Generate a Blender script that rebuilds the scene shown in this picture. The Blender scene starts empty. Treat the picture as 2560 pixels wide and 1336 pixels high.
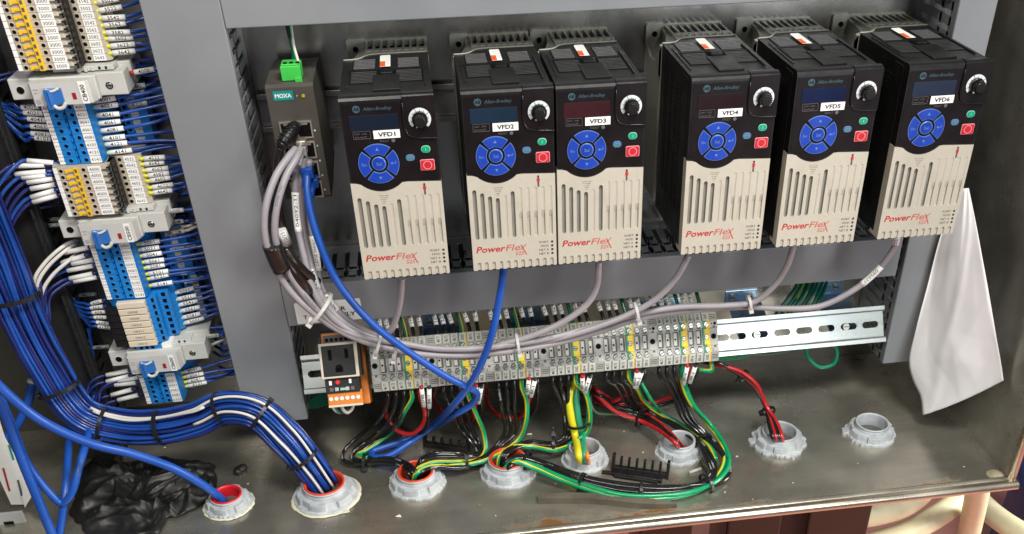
import bpy, bmesh, math, random
from mathutils import Vector, Matrix
random.seed(7)
sc = bpy.context.scene
COL = sc.collection
U = 0.001   # the script is written in millimetres

# ---------------------------------------------------------------- camera
ROT = Matrix(((0.98911058, 0.09757422, -0.11017956), (-0.14658056, 0.58594342, -0.79698459), (-0.01320616, 0.80445608, 0.59386532)))
CAM = Vector((65.735, -925.895, 223.368))
F, PX, PY = 2408.585, 1415.457, 1093.018      # pixels of the 2560 x 1336 photograph
cd = bpy.data.cameras.new('camera'); co = bpy.data.objects.new('camera', cd); COL.objects.link(co)
co.matrix_world = Matrix.Translation(CAM * U) @ ROT.to_4x4()
cd.sensor_width = 36; cd.lens = 36 * F / 2560
cd.shift_x = -(PX - 1280) / 2560; cd.shift_y = (PY - 668) / 2560
cd.clip_start = 0.01; cd.clip_end = 60
sc.camera = co

# ---------------------------------------------------------------- light
w = bpy.data.worlds.new('World'); sc.world = w; w.use_nodes = True
w.node_tree.nodes['Background'].inputs[0].default_value = (0.80, 0.84, 0.90, 1)
w.node_tree.nodes['Background'].inputs[1].default_value = 0.15
def area(name, loc, target, sx, sy, power, color):
    l = bpy.data.lights.new(name, 'AREA'); l.shape = 'RECTANGLE'; l.size = sx * U; l.size_y = sy * U
    l.energy = power; l.color = color
    o = bpy.data.objects.new(name, l); COL.objects.link(o)
    o.location = Vector(loc) * U
    o.rotation_euler = (Vector(target) - Vector(loc)).to_track_quat('-Z', 'Y').to_euler()
    return o
area('ceiling_lamp', (520, -900, 1150), (150, 0, -150), 520, 220, 27.0, (1.0, 0.97, 0.91))
area('ceiling_lamp', (-250, -1250, 900), (150, -100, -300), 420, 260, 9.5, (1.0, 0.96, 0.90))
area('room_lamp', (1700, -500, 100), (800, 100, -1000), 500, 500, 34.0, (1.0, 0.95, 0.88))  # added fill that brightens the floor and hoses below the cabinet
area('window_light', (700, -1100, 100), (150, -100, -400), 300, 400, 4.0, (0.93, 0.97, 1.0))  # added low cool fill from the front, no window stands there
sc.view_settings.view_transform = 'Standard'; sc.view_settings.look = 'None'
sc.view_settings.exposure = 0; sc.view_settings.gamma = 1; sc.view_settings.use_curve_mapping = False

# ---------------------------------------------------------------- photograph pixel -> point on a plane of the place
def _ray(u, v): return ROT @ Vector(((u - PX) / F, -(v - PY) / F, -1.0))
def atY(u, v, Y): d = _ray(u, v); return CAM + d * ((Y - CAM.y) / d.y)
def atZ(u, v, Z): d = _ray(u, v); return CAM + d * ((Z - CAM.z) / d.z)
def atX(u, v, X): d = _ray(u, v); return CAM + d * ((X - CAM.x) / d.x)
def at(u, v, d): return atZ(u, v, d) if d <= -260 else atY(u, v, d)   # depths below -260 are heights

# ---------------------------------------------------------------- materials
def mat(name, col, rough=0.5, metal=0.0, var=0.06, scale=60.0, bump=0.0, bscale=400.0, spec=0.5, coat=0.0, aniso=None, rvar=0.08, col2=None, thresh=None, grime=0.0):
    m = bpy.data.materials.new(name); m.use_nodes = True
    nt = m.node_tree; b = nt.nodes['Principled BSDF']
    b.inputs['Roughness'].default_value = rough; b.inputs['Metallic'].default_value = metal
    b.inputs['Specular IOR Level'].default_value = spec; b.inputs['Coat Weight'].default_value = coat
    tc = nt.nodes.new('ShaderNodeTexCoord'); mp = nt.nodes.new('ShaderNodeMapping')
    nt.links.new(tc.outputs['Object'], mp.inputs['Vector'])
    if aniso: mp.inputs['Scale'].default_value = aniso
    nz = nt.nodes.new('ShaderNodeTexNoise'); nz.inputs['Scale'].default_value = scale; nz.inputs['Detail'].default_value = 6
    nt.links.new(mp.outputs['Vector'], nz.inputs['Vector'])
    rp = nt.nodes.new('ShaderNodeValToRGB')
    lo, hi = (0.3, 0.7) if thresh is None else thresh
    rp.color_ramp.elements[0].position = lo; rp.color_ramp.elements[1].position = hi
    c = Vector(col)
    c2 = Vector(col2) if col2 else c * (1 + var)
    rp.color_ramp.elements[0].color = (*(c * (1 - var)), 1); rp.color_ramp.elements[1].color = (*[min(1, x) for x in c2], 1)
    nt.links.new(nz.outputs['Fac'], rp.inputs['Fac']); nt.links.new(rp.outputs['Color'], b.inputs['Base Color'])
    if grime:
        n3 = nt.nodes.new('ShaderNodeTexNoise'); n3.inputs['Scale'].default_value = 55; n3.inputs['Detail'].default_value = 9; n3.inputs['Roughness'].default_value = 0.75
        nt.links.new(mp.outputs['Vector'], n3.inputs['Vector'])
        r3 = nt.nodes.new('ShaderNodeMapRange'); r3.inputs['From Min'].default_value = 0.48; r3.inputs['From Max'].default_value = 0.75; r3.inputs['To Max'].default_value = grime
        nt.links.new(n3.outputs['Fac'], r3.inputs['Value'])
        mg = nt.nodes.new('ShaderNodeMix'); mg.data_type = 'RGBA'; nt.links.new(r3.outputs['Result'], mg.inputs[0]); nt.links.new(rp.outputs['Color'], mg.inputs[6]); mg.inputs[7].default_value = (0.26, 0.235, 0.19, 1)
        nt.links.new(mg.outputs[2], b.inputs['Base Color'])
    if rvar:
        mr = nt.nodes.new('ShaderNodeMapRange'); mr.inputs['From Min'].default_value = 0.3; mr.inputs['From Max'].default_value = 0.7
        mr.inputs['To Min'].default_value = max(0.02, rough - rvar); mr.inputs['To Max'].default_value = min(1, rough + rvar)
        nt.links.new(nz.outputs['Fac'], mr.inputs['Value']); nt.links.new(mr.outputs['Result'], b.inputs['Roughness'])
    if bump:
        n2 = nt.nodes.new('ShaderNodeTexNoise'); n2.inputs['Scale'].default_value = bscale; n2.inputs['Detail'].default_value = 3
        nt.links.new(mp.outputs['Vector'], n2.inputs['Vector'])
        bp = nt.nodes.new('ShaderNodeBump'); bp.inputs['Strength'].default_value = bump; bp.inputs['Distance'].default_value = 0.0006
        nt.links.new(n2.outputs['Fac'], bp.inputs['Height']); nt.links.new(bp.outputs['Normal'], b.inputs['Normal'])
    return m
M = dict(
    duct=mat('grey_pvc', (0.215, 0.225, 0.24), 0.40, var=0.07, scale=14, bump=0.05, bscale=900, grime=0.22),
    duct_in=mat('grey_pvc_inside', (0.20, 0.205, 0.215), 0.55, var=0.05),
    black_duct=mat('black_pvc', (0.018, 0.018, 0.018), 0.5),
    panel=mat('brushed_panel', (0.42, 0.41, 0.39), 0.24, 0.9, var=0.18, scale=5, aniso=(1.5, 1, 1), bump=0.04, bscale=300, rvar=0.10),
    backwall=mat('enclosure_wall', (0.14, 0.135, 0.12), 0.45, 0.85, var=0.2, scale=4),
    olive=mat('olive_cast_metal', (0.33, 0.33, 0.285), 0.48, 0.15, var=0.1, bump=0.15, bscale=700),
    louvre=mat('louvre_black', (0.075, 0.075, 0.078), 0.3),  # housing plastic made paler, the lit ridges put into the colour
    black=mat('black_plastic', (0.008, 0.008, 0.008), 0.36, spec=0.4, grime=0.03, var=0.15, bump=0.08, bscale=1500),
    blackgloss=mat('gloss_black', (0.010, 0.009, 0.010), 0.22, var=0.1),
    maroon=mat('keypad_film', (0.007, 0.0045, 0.0055), 0.42, spec=0.25, var=0.1, bump=0.03, bscale=1800),
    beige=mat('beige_cover', (0.475, 0.45, 0.375), 0.42, grime=0.22, var=0.03, scale=25, bump=0.10, bscale=1600),
    slot=mat('slot_grey', (0.26, 0.25, 0.215), 0.6),
    teal=mat('teal_print', (0.035, 0.08, 0.10), 0.4),
    bluekey=mat('blue_key', (0.008, 0.045, 0.36), 0.38, var=0.08),
    bluelite=mat('pale_blue_print', (0.11, 0.20, 0.46), 0.45),
    green=mat('green_key', (0.0, 0.29, 0.16), 0.4),
    greenlite=mat('pale_green_print', (0.25, 0.62, 0.42), 0.4),
    tealkey=mat('teal_key', (0.06, 0.16, 0.21), 0.4),
    red=mat('red_key', (0.50, 0.018, 0.03), 0.4),
    redlite=mat('pink_print', (0.75, 0.35, 0.36), 0.4),
    redprint=mat('red_print', (0.42, 0.025, 0.028), 0.45),
    redprint2=mat('faded_red_print', (0.50, 0.11, 0.09), 0.45),
    ink=mat('black_ink', (0.02, 0.02, 0.022), 0.5),
    greyink=mat('grey_ink', (0.10, 0.10, 0.10), 0.5),
    white=mat('white_plastic', (0.74, 0.73, 0.70), 0.45, var=0.04),
    label=mat('white_label', (0.84, 0.84, 0.81), 0.5, var=0.03),
    dial=mat('dial_white', (0.62, 0.66, 0.66), 0.4),
    orange=mat('orange_red_print', (0.80, 0.09, 0.02), 0.45),
    hole=mat('dark_hole', (0.004, 0.004, 0.004), 0.8, spec=0.1),
    moxa=mat('dark_taupe_metal', (0.085, 0.078, 0.066), 0.42, 0.2, var=0.06, bump=0.08, bscale=900),
    tealtag=mat('teal_tag', (0.0, 0.27, 0.26), 0.45),
    yellowled=mat('yellow_led', (0.45, 0.33, 0.01), 0.3),
    tin=mat('tinned_steel', (0.66, 0.62, 0.52), 0.36, 0.8, var=0.05, scale=8),
    steel=mat('dull_steel', (0.30, 0.30, 0.31), 0.4, 0.8, var=0.1, scale=10),
    zinc=mat('zinc_rail', (0.52, 0.565, 0.54), 0.30, 0.8, var=0.07, scale=14, aniso=(0.3, 3, 3)),
    bluezinc=mat('blue_zinc', (0.36, 0.52, 0.72), 0.25, 0.85, var=0.15, scale=30),
    screw=mat('steel_screw', (0.50, 0.49, 0.44), 0.32, 0.85, var=0.2, scale=200),
    tgrey=mat('terminal_grey', (0.41, 0.415, 0.385), 0.5, var=0.05, bump=0.05, bscale=1500),
    tdark=mat('terminal_recess', (0.085, 0.085, 0.08), 0.6),
    tgreen=mat('terminal_green', (0.04, 0.27, 0.14), 0.45),
    tyellow=mat('terminal_yellow', (0.80, 0.56, 0.03), 0.45),
    tag=mat('terminal_marker', (0.60, 0.60, 0.55), 0.5, var=0.05),
    fbeige=mat('terminal_beige', (0.47, 0.41, 0.32), 0.5, var=0.05),
    fblue=mat('terminal_blue', (0.008, 0.19, 0.55), 0.42, var=0.08),
    jumper=mat('yellow_jumper', (0.78, 0.48, 0.02), 0.4),
    ferr=mat('yellow_ferrule', (0.60, 0.60, 0.02), 0.4),
    redferr=mat('red_ferrule', (0.42, 0.015, 0.02), 0.35),
    cbgrey=mat('breaker_grey', (0.52, 0.52, 0.49), 0.45, var=0.04, bump=0.05, bscale=1500),
    cream=mat('relay_cream', (0.66, 0.58, 0.45), 0.5),
    wblue=mat('blue_wire', (0.010, 0.060, 0.30), 0.30, var=0.12, scale=30, coat=0.2),
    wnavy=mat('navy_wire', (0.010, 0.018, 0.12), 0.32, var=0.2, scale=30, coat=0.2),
    wwhite=mat('white_wire', (0.62, 0.60, 0.55), 0.35),
    wblack=mat('black_wire', (0.010, 0.010, 0.010), 0.22, coat=0.3),
    wred=mat('red_wire', (0.42, 0.012, 0.015), 0.28, coat=0.2),
    wgreen=mat('green_wire', (0.0, 0.26, 0.10), 0.28, coat=0.2),
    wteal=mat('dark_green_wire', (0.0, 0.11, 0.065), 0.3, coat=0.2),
    wyellow=mat('yellow_wire_stripe', (0.70, 0.62, 0.02), 0.3, coat=0.2),
    worange=mat('orange_wire', (0.75, 0.22, 0.03), 0.35),
    wgrey=mat('grey_cable', (0.30, 0.28, 0.30), 0.42, var=0.08, scale=40, grime=0.2),
    cblue=mat('blue_cable', (0.008, 0.07, 0.36), 0.38, var=0.12, scale=25, grime=0.04),
    tie=mat('black_tie', (0.012, 0.012, 0.013), 0.3),
    clear=mat('white_tie', (0.45, 0.44, 0.42), 0.35),
    tape=mat('black_tape', (0.016, 0.012, 0.010), 0.25),
    casting=mat('cast_zinc', (0.43, 0.46, 0.48), 0.6, 0.2, var=0.22, scale=110, bump=0.25, bscale=700, grime=0.35),
    throat=mat('orange_throat', (0.60, 0.055, 0.02), 0.4),
    redthroat=mat('red_throat', (0.55, 0.01, 0.02), 0.4),
    oorange=mat('orange_housing', (0.62, 0.19, 0.02), 0.4),
    ivory=mat('ivory_frame', (0.62, 0.56, 0.45), 0.4),
    socket=mat('socket_face', (0.014, 0.014, 0.015), 0.5, spec=0.3),
    bag=mat('black_bag', (0.009, 0.009, 0.008), 0.48, bump=0.1, bscale=80),
    paper=mat('white_paper', (0.74, 0.72, 0.72), 0.7, var=0.02, bump=0.05, bscale=60),
    rubber=mat('old_rubber', (0.085, 0.073, 0.052), 0.75, var=0.3, scale=50, bump=0.3),
    rolled=mat('rolled_steel_edge', (0.50, 0.45, 0.36), 0.30, 0.95, var=0.15, scale=12),
    pinkfloor=mat('red_painted_floor', (0.78, 0.33, 0.27), 0.6, var=0.2, scale=6, bump=0.2, bscale=30),
    hose=mat('cream_hose', (0.74, 0.69, 0.46), 0.45, var=0.06),
    leg=mat('dark_steel_leg', (0.035, 0.022, 0.016), 0.35, 0.5, var=0.4, scale=8),
    bluewall=mat('blue_drum', (0.015, 0.06, 0.22), 0.55, var=0.3, scale=10),
    debris=mat('pale_debris', (0.60, 0.58, 0.42), 0.7),
    silver=mat('silver_label', (0.45, 0.46, 0.46), 0.4, 0.3),
    redtag=mat('red_tag_print', (0.5, 0.08, 0.05), 0.5),
    olivecable=mat('olive_thin_wire', (0.10, 0.20, 0.11), 0.4),
)
for k, c in dict(blue1=(0.006, 0.011, 0.024), blue2=(0.008, 0.022, 0.042), red3=(0.036, 0.009, 0.012), red4=(0.016, 0.007, 0.009), blue5=(0.006, 0.011, 0.042), blue6=(0.018, 0.026, 0.050)).items():
    M['scr_' + k] = mat('display_' + k[:-1], c, 0.16, var=0.15, scale=20, spec=0.6)

# stainless floor and lip: brushed, smudged and rusty near the front edge
def stainless(name, base, rust=False):
    m = bpy.data.materials.new(name); m.use_nodes = True
    nt = m.node_tree; L = nt.links; N = nt.nodes.new; b = nt.nodes['Principled BSDF']
    b.inputs['Metallic'].default_value = 0.82
    tc = N('ShaderNodeTexCoord')
    def noise(scale, sc3=(1, 1, 1), det=6, rough=0.6):
        mp = N('ShaderNodeMapping'); mp.inputs['Scale'].default_value = sc3; L.new(tc.outputs['Object'], mp.inputs['Vector'])
        n = N('ShaderNodeTexNoise'); n.inputs['Scale'].default_value = scale; n.inputs['Detail'].default_value = det; n.inputs['Roughness'].default_value = rough
        L.new(mp.outputs['Vector'], n.inputs['Vector']); return n
    def ramp(src, p0, p1, c0, c1):
        r = N('ShaderNodeValToRGB'); r.color_ramp.elements[0].position = p0; r.color_ramp.elements[1].position = p1
        r.color_ramp.elements[0].color = (*c0, 1); r.color_ramp.elements[1].color = (*c1, 1); L.new(src, r.inputs['Fac']); return r
    big = noise(7); smear = noise(40, (0.15, 1, 1), 4); spots = noise(130, det=4)
    c = Vector(base)
    r1 = ramp(big.outputs['Fac'], 0.32, 0.68, c * 0.72, c * 1.18)
    r2 = ramp(smear.outputs['Fac'], 0.35, 0.7, (0.86,) * 3, (1.1,) * 3)
    mx = N('ShaderNodeMix'); mx.data_type = 'RGBA'; mx.blend_type = 'MULTIPLY'; mx.inputs[0].default_value = 1
    L.new(r1.outputs['Color'], mx.inputs[6]); L.new(r2.outputs['Color'], mx.inputs[7])
    out = mx.outputs[2]
    r3 = ramp(spots.outputs['Fac'], 0.70, 0.74, (0, 0, 0), (1, 1, 1))
    m3 = N('ShaderNodeMix'); m3.data_type = 'RGBA'; L.new(r3.outputs['Color'], m3.inputs[0]); L.new(out, m3.inputs[6]); m3.inputs[7].default_value = (0.42, 0.40, 0.34, 1)
    out = m3.outputs[2]
    if rust:
        sp = N('ShaderNodeSeparateXYZ'); L.new(tc.outputs['Object'], sp.inputs[0])
        mr = N('ShaderNodeMapRange'); mr.inputs['From Min'].default_value = rust[0]; mr.inputs['From Max'].default_value = rust[1]
        mr.inputs['To Min'].default_value = -0.22; mr.inputs['To Max'].default_value = 0.13; L.new(sp.outputs['Y'], mr.inputs['Value'])
        rn = noise(22, (0.5, 1, 1), 8, 0.7); ad = N('ShaderNodeMath'); ad.operation = 'ADD'
        L.new(rn.outputs['Fac'], ad.inputs[0]); L.new(mr.outputs['Result'], ad.inputs[1])
        rr = ramp(ad.outputs[0], 0.57, 0.66, (0, 0, 0), (1, 1, 1))
        m4 = N('ShaderNodeMix'); m4.data_type = 'RGBA'; L.new(rr.outputs['Color'], m4.inputs[0]); L.new(out, m4.inputs[6]); m4.inputs[7].default_value = (0.17, 0.085, 0.03, 1)
        out = m4.outputs[2]
        mm = N('ShaderNodeMath'); mm.operation = 'MULTIPLY_ADD'; mm.inputs[1].default_value = -0.7; mm.inputs[2].default_value = 0.82
        L.new(rr.outputs['Color'], mm.inputs[0]); L.new(mm.outputs[0], b.inputs['Metallic'])
    L.new(out, b.inputs['Base Color'])
    ro = N('ShaderNodeMapRange'); ro.inputs['From Min'].default_value = 0.3; ro.inputs['From Max'].default_value = 0.7
    ro.inputs['To Min'].default_value = 0.17; ro.inputs['To Max'].default_value = 0.38
    L.new(big.outputs['Fac'], ro.inputs['Value']); L.new(ro.outputs['Result'], b.inputs['Roughness'])
    fine = noise(900, (0.06, 1, 1), 3)
    bp = N('ShaderNodeBump'); bp.inputs['Strength'].default_value = 0.10; bp.inputs['Distance'].default_value = 0.0004
    L.new(fine.outputs['Fac'], bp.inputs['Height']); L.new(bp.outputs['Normal'], b.inputs['Normal'])
    return m
M['floor'] = stainless('stainless_floor', (0.46, 0.435, 0.365), rust=(-0.092, -0.130))
M['side'] = stainless('stainless_side', (0.52, 0.50, 0.43))

# ---------------------------------------------------------------- mesh building
_glyph = {}
def glyph(s, bold, shear):
    k = (s, bold, shear)
    if k not in _glyph:
        c = bpy.data.curves.new('t', 'FONT'); c.body = s; c.size = 1; c.offset = bold; c.shear = shear
        c.resolution_u = 2; c.align_x = 'LEFT'
        o = bpy.data.objects.new('t', c); COL.objects.link(o)
        dg = bpy.context.evaluated_depsgraph_get(); dg.update()
        me = bpy.data.meshes.new_from_object(o.evaluated_get(dg))
        vs = [tuple(v.co) for v in me.vertices]; fs = [tuple(p.vertices) for p in me.polygons]
        bpy.data.objects.remove(o); bpy.data.curves.remove(c); bpy.data.meshes.remove(me)
        xs = [v[0] for v in vs] or [0]; ys = [v[1] for v in vs] or [0]
        _glyph[k] = (vs, fs, min(xs), max(xs), min(ys), max(ys))
    return _glyph[k]
class MB:
    def __init__(s): s.v = []; s.f = []; s.mi = []; s.sm = []; s.mats = []
    def _m(s, m):
        m = M[m]
        if m not in s.mats: s.mats.append(m)
        return s.mats.index(m)
    def add(s, vs, fs, m, smooth=False):
        n = len(s.v); s.v += [Vector(v) for v in vs]; k = s._m(m)
        for f in fs: s.f.append([i + n for i in f]); s.mi.append(k); s.sm.append(smooth)
        return s
    def box(s, x0, x1, y0, y1, z0, z1, m, b=0.0, T=None):
        if x0 > x1: x0, x1 = x1, x0
        if y0 > y1: y0, y1 = y1, y0
        if z0 > z1: z0, z1 = z1, z0
        if b:
            bm = bmesh.new(); bmesh.ops.create_cube(bm, size=1)
            for v in bm.verts: v.co = Vector(((x0 + x1) / 2 + v.co.x * (x1 - x0), (y0 + y1) / 2 + v.co.y * (y1 - y0), (z0 + z1) / 2 + v.co.z * (z1 - z0)))
            bmesh.ops.bevel(bm, geom=bm.edges[:], offset=b, segments=2, affect='EDGES', profile=0.5)
            bm.verts.index_update(); vs = [v.co.copy() for v in bm.verts]; fs = [[v.index for v in f.verts] for f in bm.faces]; bm.free()
        else:
            vs = [Vector(p) for p in ((x0, y0, z0), (x1, y0, z0), (x1, y1, z0), (x0, y1, z0), (x0, y0, z1), (x1, y0, z1), (x1, y1, z1), (x0, y1, z1))]
            fs = [(0, 3, 2, 1), (4, 5, 6, 7), (0, 1, 5, 4), (1, 2, 6, 5), (2, 3, 7, 6), (3, 0, 4, 7)]
        if T: vs = [T(v) for v in vs]
        return s.add(vs, fs, m)
    def prism(s, poly, a, b, m, plane='XZ', T=None, smooth=False):
        P = {'XZ': lambda p, d: Vector((p[0], d, p[1])), 'YZ': lambda p, d: Vector((d, p[0], p[1])), 'XY': lambda p, d: Vector((p[0], p[1], d))}[plane]
        n = len(poly); vs = [P(p, a) for p in poly] + [P(p, b) for p in poly]
        if T: vs = [T(v) for v in vs]
        s.add(vs, [list(range(n)), list(range(2 * n - 1, n - 1, -1))], m)
        s2 = [(i, (i + 1) % n, n + (i + 1) % n, n + i) for i in range(n)]
        k = len(s.v) - 2 * n; mi = s._m(m)
        for f in s2: s.f.append([i + k for i in f]); s.mi.append(mi); s.sm.append(smooth)
        return s
    def lathe(s, prof, c, ax, m, n=24, smooth=True, a0=0, a1=2 * math.pi, sx=1.0):
        ax = Vector(ax).normalized(); u = ax.orthogonal().normalized(); w_ = ax.cross(u); c = Vector(c)
        full = abs(a1 - a0 - 2 * math.pi) < 1e-6; k = n if full else n + 1
        vs = [c + ax * h + (u * math.cos(a0 + (a1 - a0) * j / n) + w_ * math.sin(a0 + (a1 - a0) * j / n)) * r for r, h in prof for j in range(k)]
        fs = []
        for i in range(len(prof) - 1):
            for j in range(n): fs.append((i * k + j, i * k + (j + 1) % k, (i + 1) * k + (j + 1) % k, (i + 1) * k + j))
        return s.add(vs, fs, m, smooth)
    def cyl(s, c, ax, r, h, m, n=20, r2=None):
        r2 = r if r2 is None else r2
        e = min(0.25, r * 0.2)
        return s.lathe([(0.001, 0), (r, 0), (r2, h - e), (r2 - e, h), (0.001, h)], c, ax, m, n, smooth=False)
    def tube(s, pts, r, m, n=8, cap=True, stripe=None, twist=0.0, flat=1.0):
        pts = [Vector(p) for p in pts]; k = len(pts)
        if k < 2: return s
        REF = Vector((0.1, -0.8, 0.6))
        t0 = (pts[1] - pts[0]).normalized(); u = t0.orthogonal().normalized(); rings = []; base = len(s.v); run = 0
        for i in range(k):
            t = (pts[min(i + 1, k - 1)] - pts[max(i - 1, 0)])
            t = t.normalized() if t.length > 1e-6 else t0
            u = (u - t * u.dot(t)); u = u.normalized() if u.length > 1e-5 else t.orthogonal().normalized()
            if stripe: q_ = t.cross(REF); u = q_.normalized() if q_.length > .2 else u
            w_ = t.cross(u); run += (pts[i] - pts[i - 1]).length if i else 0
            rr = r[i] if isinstance(r, (list, tuple)) else r
            tw = -1.1 if stripe else twist * run
            for j in range(n):
                a = 2 * math.pi * j / n + tw
                s.v.append(pts[i] + (u * math.cos(a) + w_ * math.sin(a) * flat) * rr)
        a = s._m(m); b = s._m(stripe) if stripe else a
        for i in range(k - 1):
            for j in range(n):
                s.f.append([base + i * n + j, base + i * n + (j + 1) % n, base + (i + 1) * n + (j + 1) % n, base + (i + 1) * n + j])
                s.mi.append(b if stripe and j < n * 0.4 else a); s.sm.append(True)
        if cap:
            s.f.append([base + j for j in range(n)][::-1]); s.mi.append(a); s.sm.append(False)
            s.f.append([base + (k - 1) * n + j for j in range(n)]); s.mi.append(a); s.sm.append(False)
        return s
    def text(s, body, o, ux, uy, h, m, w=None, bold=0.0, shear=0.0, al='l'):
        """h is the cap height in mm, w an optional full width; o is the lower left (or centre) of the lettering"""
        vs, fs, xa, xb, ya, yb = glyph(body, bold, shear)
        if not vs: return s
        ux = Vector(ux).normalized(); uy = Vector(uy).normalized(); k = h / 0.70
        kx = (w / (xb - xa)) if w else k
        off = {'l': 0, 'c': -(xb - xa) * kx / 2}[al]; oy = -h / 2 if al == 'c' else 0
        o = Vector(o)
        return s.add([o + ux * ((x - xa) * kx + off) + uy * (y * k + oy) for x, y, z in vs], fs, m)
    def quad(s, pts, m): return s.add(pts, [(0, 1, 2, 3)], m)
    def build(s, name, parent=None, fix=True):
        P = parent
        off = parent['_o'] if parent else None
        org = Vector(off) if off is not None else None
        if org is None:
            lo = Vector([min(v[i] for v in s.v) for i in range(3)]); hi = Vector([max(v[i] for v in s.v) for i in range(3)])
            org = Vector(((lo.x + hi.x) / 2, (lo.y + hi.y) / 2, lo.z))
        me = bpy.data.meshes.new(name)
        me.from_pydata([tuple((v - org) * U) for v in s.v], [], s.f)
        for m in s.mats: me.materials.append(m)
        me.polygons.foreach_set('material_index', s.mi); me.polygons.foreach_set('use_smooth', s.sm)
        if fix and len(s.v) < 60000:
            bm = bmesh.new(); bm.from_mesh(me); bmesh.ops.recalc_face_normals(bm, faces=bm.faces[:]); bm.to_mesh(me); bm.free()
        me.update()
        o = bpy.data.objects.new(name, me); COL.objects.link(o)
        if P: o.parent = P
        else: o.location = org * U
        o['_o'] = tuple(org)
        return o
def tag(o, label=None, cat=None, group=None, kind=None):
    if label: o['label'] = label
    if cat: o['category'] = cat
    if group: o['group'] = group
    if kind: o['kind'] = kind
    return o
def thing(name, loc, label, cat, group=None):
    o = bpy.data.objects.new(name, None); COL.objects.link(o); o.empty_display_size = 0.01
    o.location = Vector(loc) * U; o['_o'] = tuple(loc)
    return tag(o, label, cat, group)
def copy_tree(o, d, parent=None):
    c = o.copy(); COL.objects.link(c)
    if parent: c.parent = parent
    else: c.location = o.location + Vector(d) * U
    for ch in KIDS.get(o.name, []): copy_tree(ch, d, c)
    c['_o'] = tuple(Vector(o['_o']) + Vector(d))
    return c
KIDS = {}
def kids_index():
    KIDS.clear()
    for o in bpy.data.objects:
        if o.parent: KIDS.setdefault(o.parent.name, []).append(o)
def spline(P, n=8):
    P = [Vector(p) for p in P]
    if len(P) < 3: return [P[0].lerp(P[-1], i / n) for i in range(n + 1)]
    out = []
    Q = [P[0] * 2 - P[1]] + P + [P[-1] * 2 - P[-2]]
    for i in range(1, len(Q) - 2):
        a, b, c, d = Q[i - 1:i + 3]
        t0 = 0; t1 = max(1e-3, (b - a).length ** 0.5); t2 = t1 + max(1e-3, (c - b).length ** 0.5); t3 = t2 + max(1e-3, (d - c).length ** 0.5)
        for j in range(n):
            t = t1 + (t2 - t1) * j / n
            A1 = a * ((t1 - t) / (t1 - t0)) + b * ((t - t0) / (t1 - t0)); A2 = b * ((t2 - t) / (t2 - t1)) + c * ((t - t1) / (t2 - t1)); A3 = c * ((t3 - t) / (t3 - t2)) + d * ((t - t2) / (t3 - t2))
            B1 = A1 * ((t2 - t) / (t2 - t0)) + A2 * ((t - t0) / (t2 - t0)); B2 = A2 * ((t3 - t) / (t3 - t1)) + A3 * ((t - t1) / (t3 - t1))
            out.append(B1 * ((t2 - t) / (t2 - t1)) + B2 * ((t - t1) / (t2 - t1)))
    out.append(P[-1]); return out
def px(L): return [at(*p) for p in L]
ORD = ['first', 'second', 'third', 'fourth', 'fifth', 'sixth', 'seventh', 'eighth', 'ninth', 'tenth', 'eleventh', 'twelfth']
X_, Y_, Z_ = Vector((1, 0, 0)), Vector((0, 1, 0)), Vector((0, 0, 1))
# ================================================================ the enclosure (setting)
FZ = -400.0
b = MB(); b.quad([(-520, 24, FZ), (615, 24, FZ), (615, -232, FZ), (-520, -232, FZ)], 'floor')
o = b.build('cabinet_floor', fix=False); tag(o, kind='structure')
# rolled front lip with its inner groove
b = MB()
prof = [(-231.5, -399.6), (-232.5, -397.6), (-235, -397.2), (-237.2, -398.6)]
prof += [(-240.5 - 5.0 * math.sin(a), -403.5 + 5.0 * math.cos(a)) for a in [math.radians(x) for x in (-30, 0, 25, 50, 75, 100, 125, 150)]] + [(-238, -409), (-230, -409)]
vs = []; n = len(prof)
for x in (-520, 622): vs += [(x, y, z) for y, z in prof]
b.add(vs, [(i, i + 1, n + i + 1, n + i) for i in range(3)], 'floor', True)
b.add(vs, [(i, i + 1, n + i + 1, n + i) for i in range(3, n - 1)], 'rolled', True)
o = b.build('cabinet_front_lip'); tag(o, kind='structure')
b = MB(); b.box(-520, 614, 20, 26, FZ, 300, 'backwall')
o = b.build('cabinet_back_wall'); tag(o, kind='structure')
b = MB(); b.box(615, 617, -232, 26, FZ, 300, 'side')
b.tube([(617, -236, FZ + 1), (617, -236, 300)], 4.5, 'rolled', 10); b.tube([(-1, 0, 0)], 1, 'rolled')
o = b.build('cabinet_side_wall'); tag(o, kind='structure')
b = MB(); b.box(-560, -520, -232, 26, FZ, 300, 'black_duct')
o = b.build('cabinet_far_side_wall'); tag(o, kind='structure')
b = MB(); b.box(-330, 575, 0, 3, -368, 120, 'panel')
o = b.build('mounting_panel'); tag(o, kind='structure')
M['sealant'] = mat('old_sealant', (0.30, 0.26, 0.17), 0.7, var=0.3, scale=90, bump=0.3)
# weld bead and dried sealant blob in the corner
b = MB(); b.lathe([(0.1, 3.5), (4, 3), (7, 1.5), (9, 0)], (606, -226, FZ), (0, 0, 1), 'sealant', 12)
tag(b.build('sealant_blob'), 'dried yellowish blob of sealant in the front corner of the steel floor', 'sealant blob')

# the room below and beside the cabinet
b = MB(); b.quad([(-2600, 2400, -1150), (3600, 2400, -1150), (3600, -1400, -1150), (-2600, -1400, -1150)], 'pinkfloor')
tag(b.build('room_floor', fix=False), kind='structure')

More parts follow.
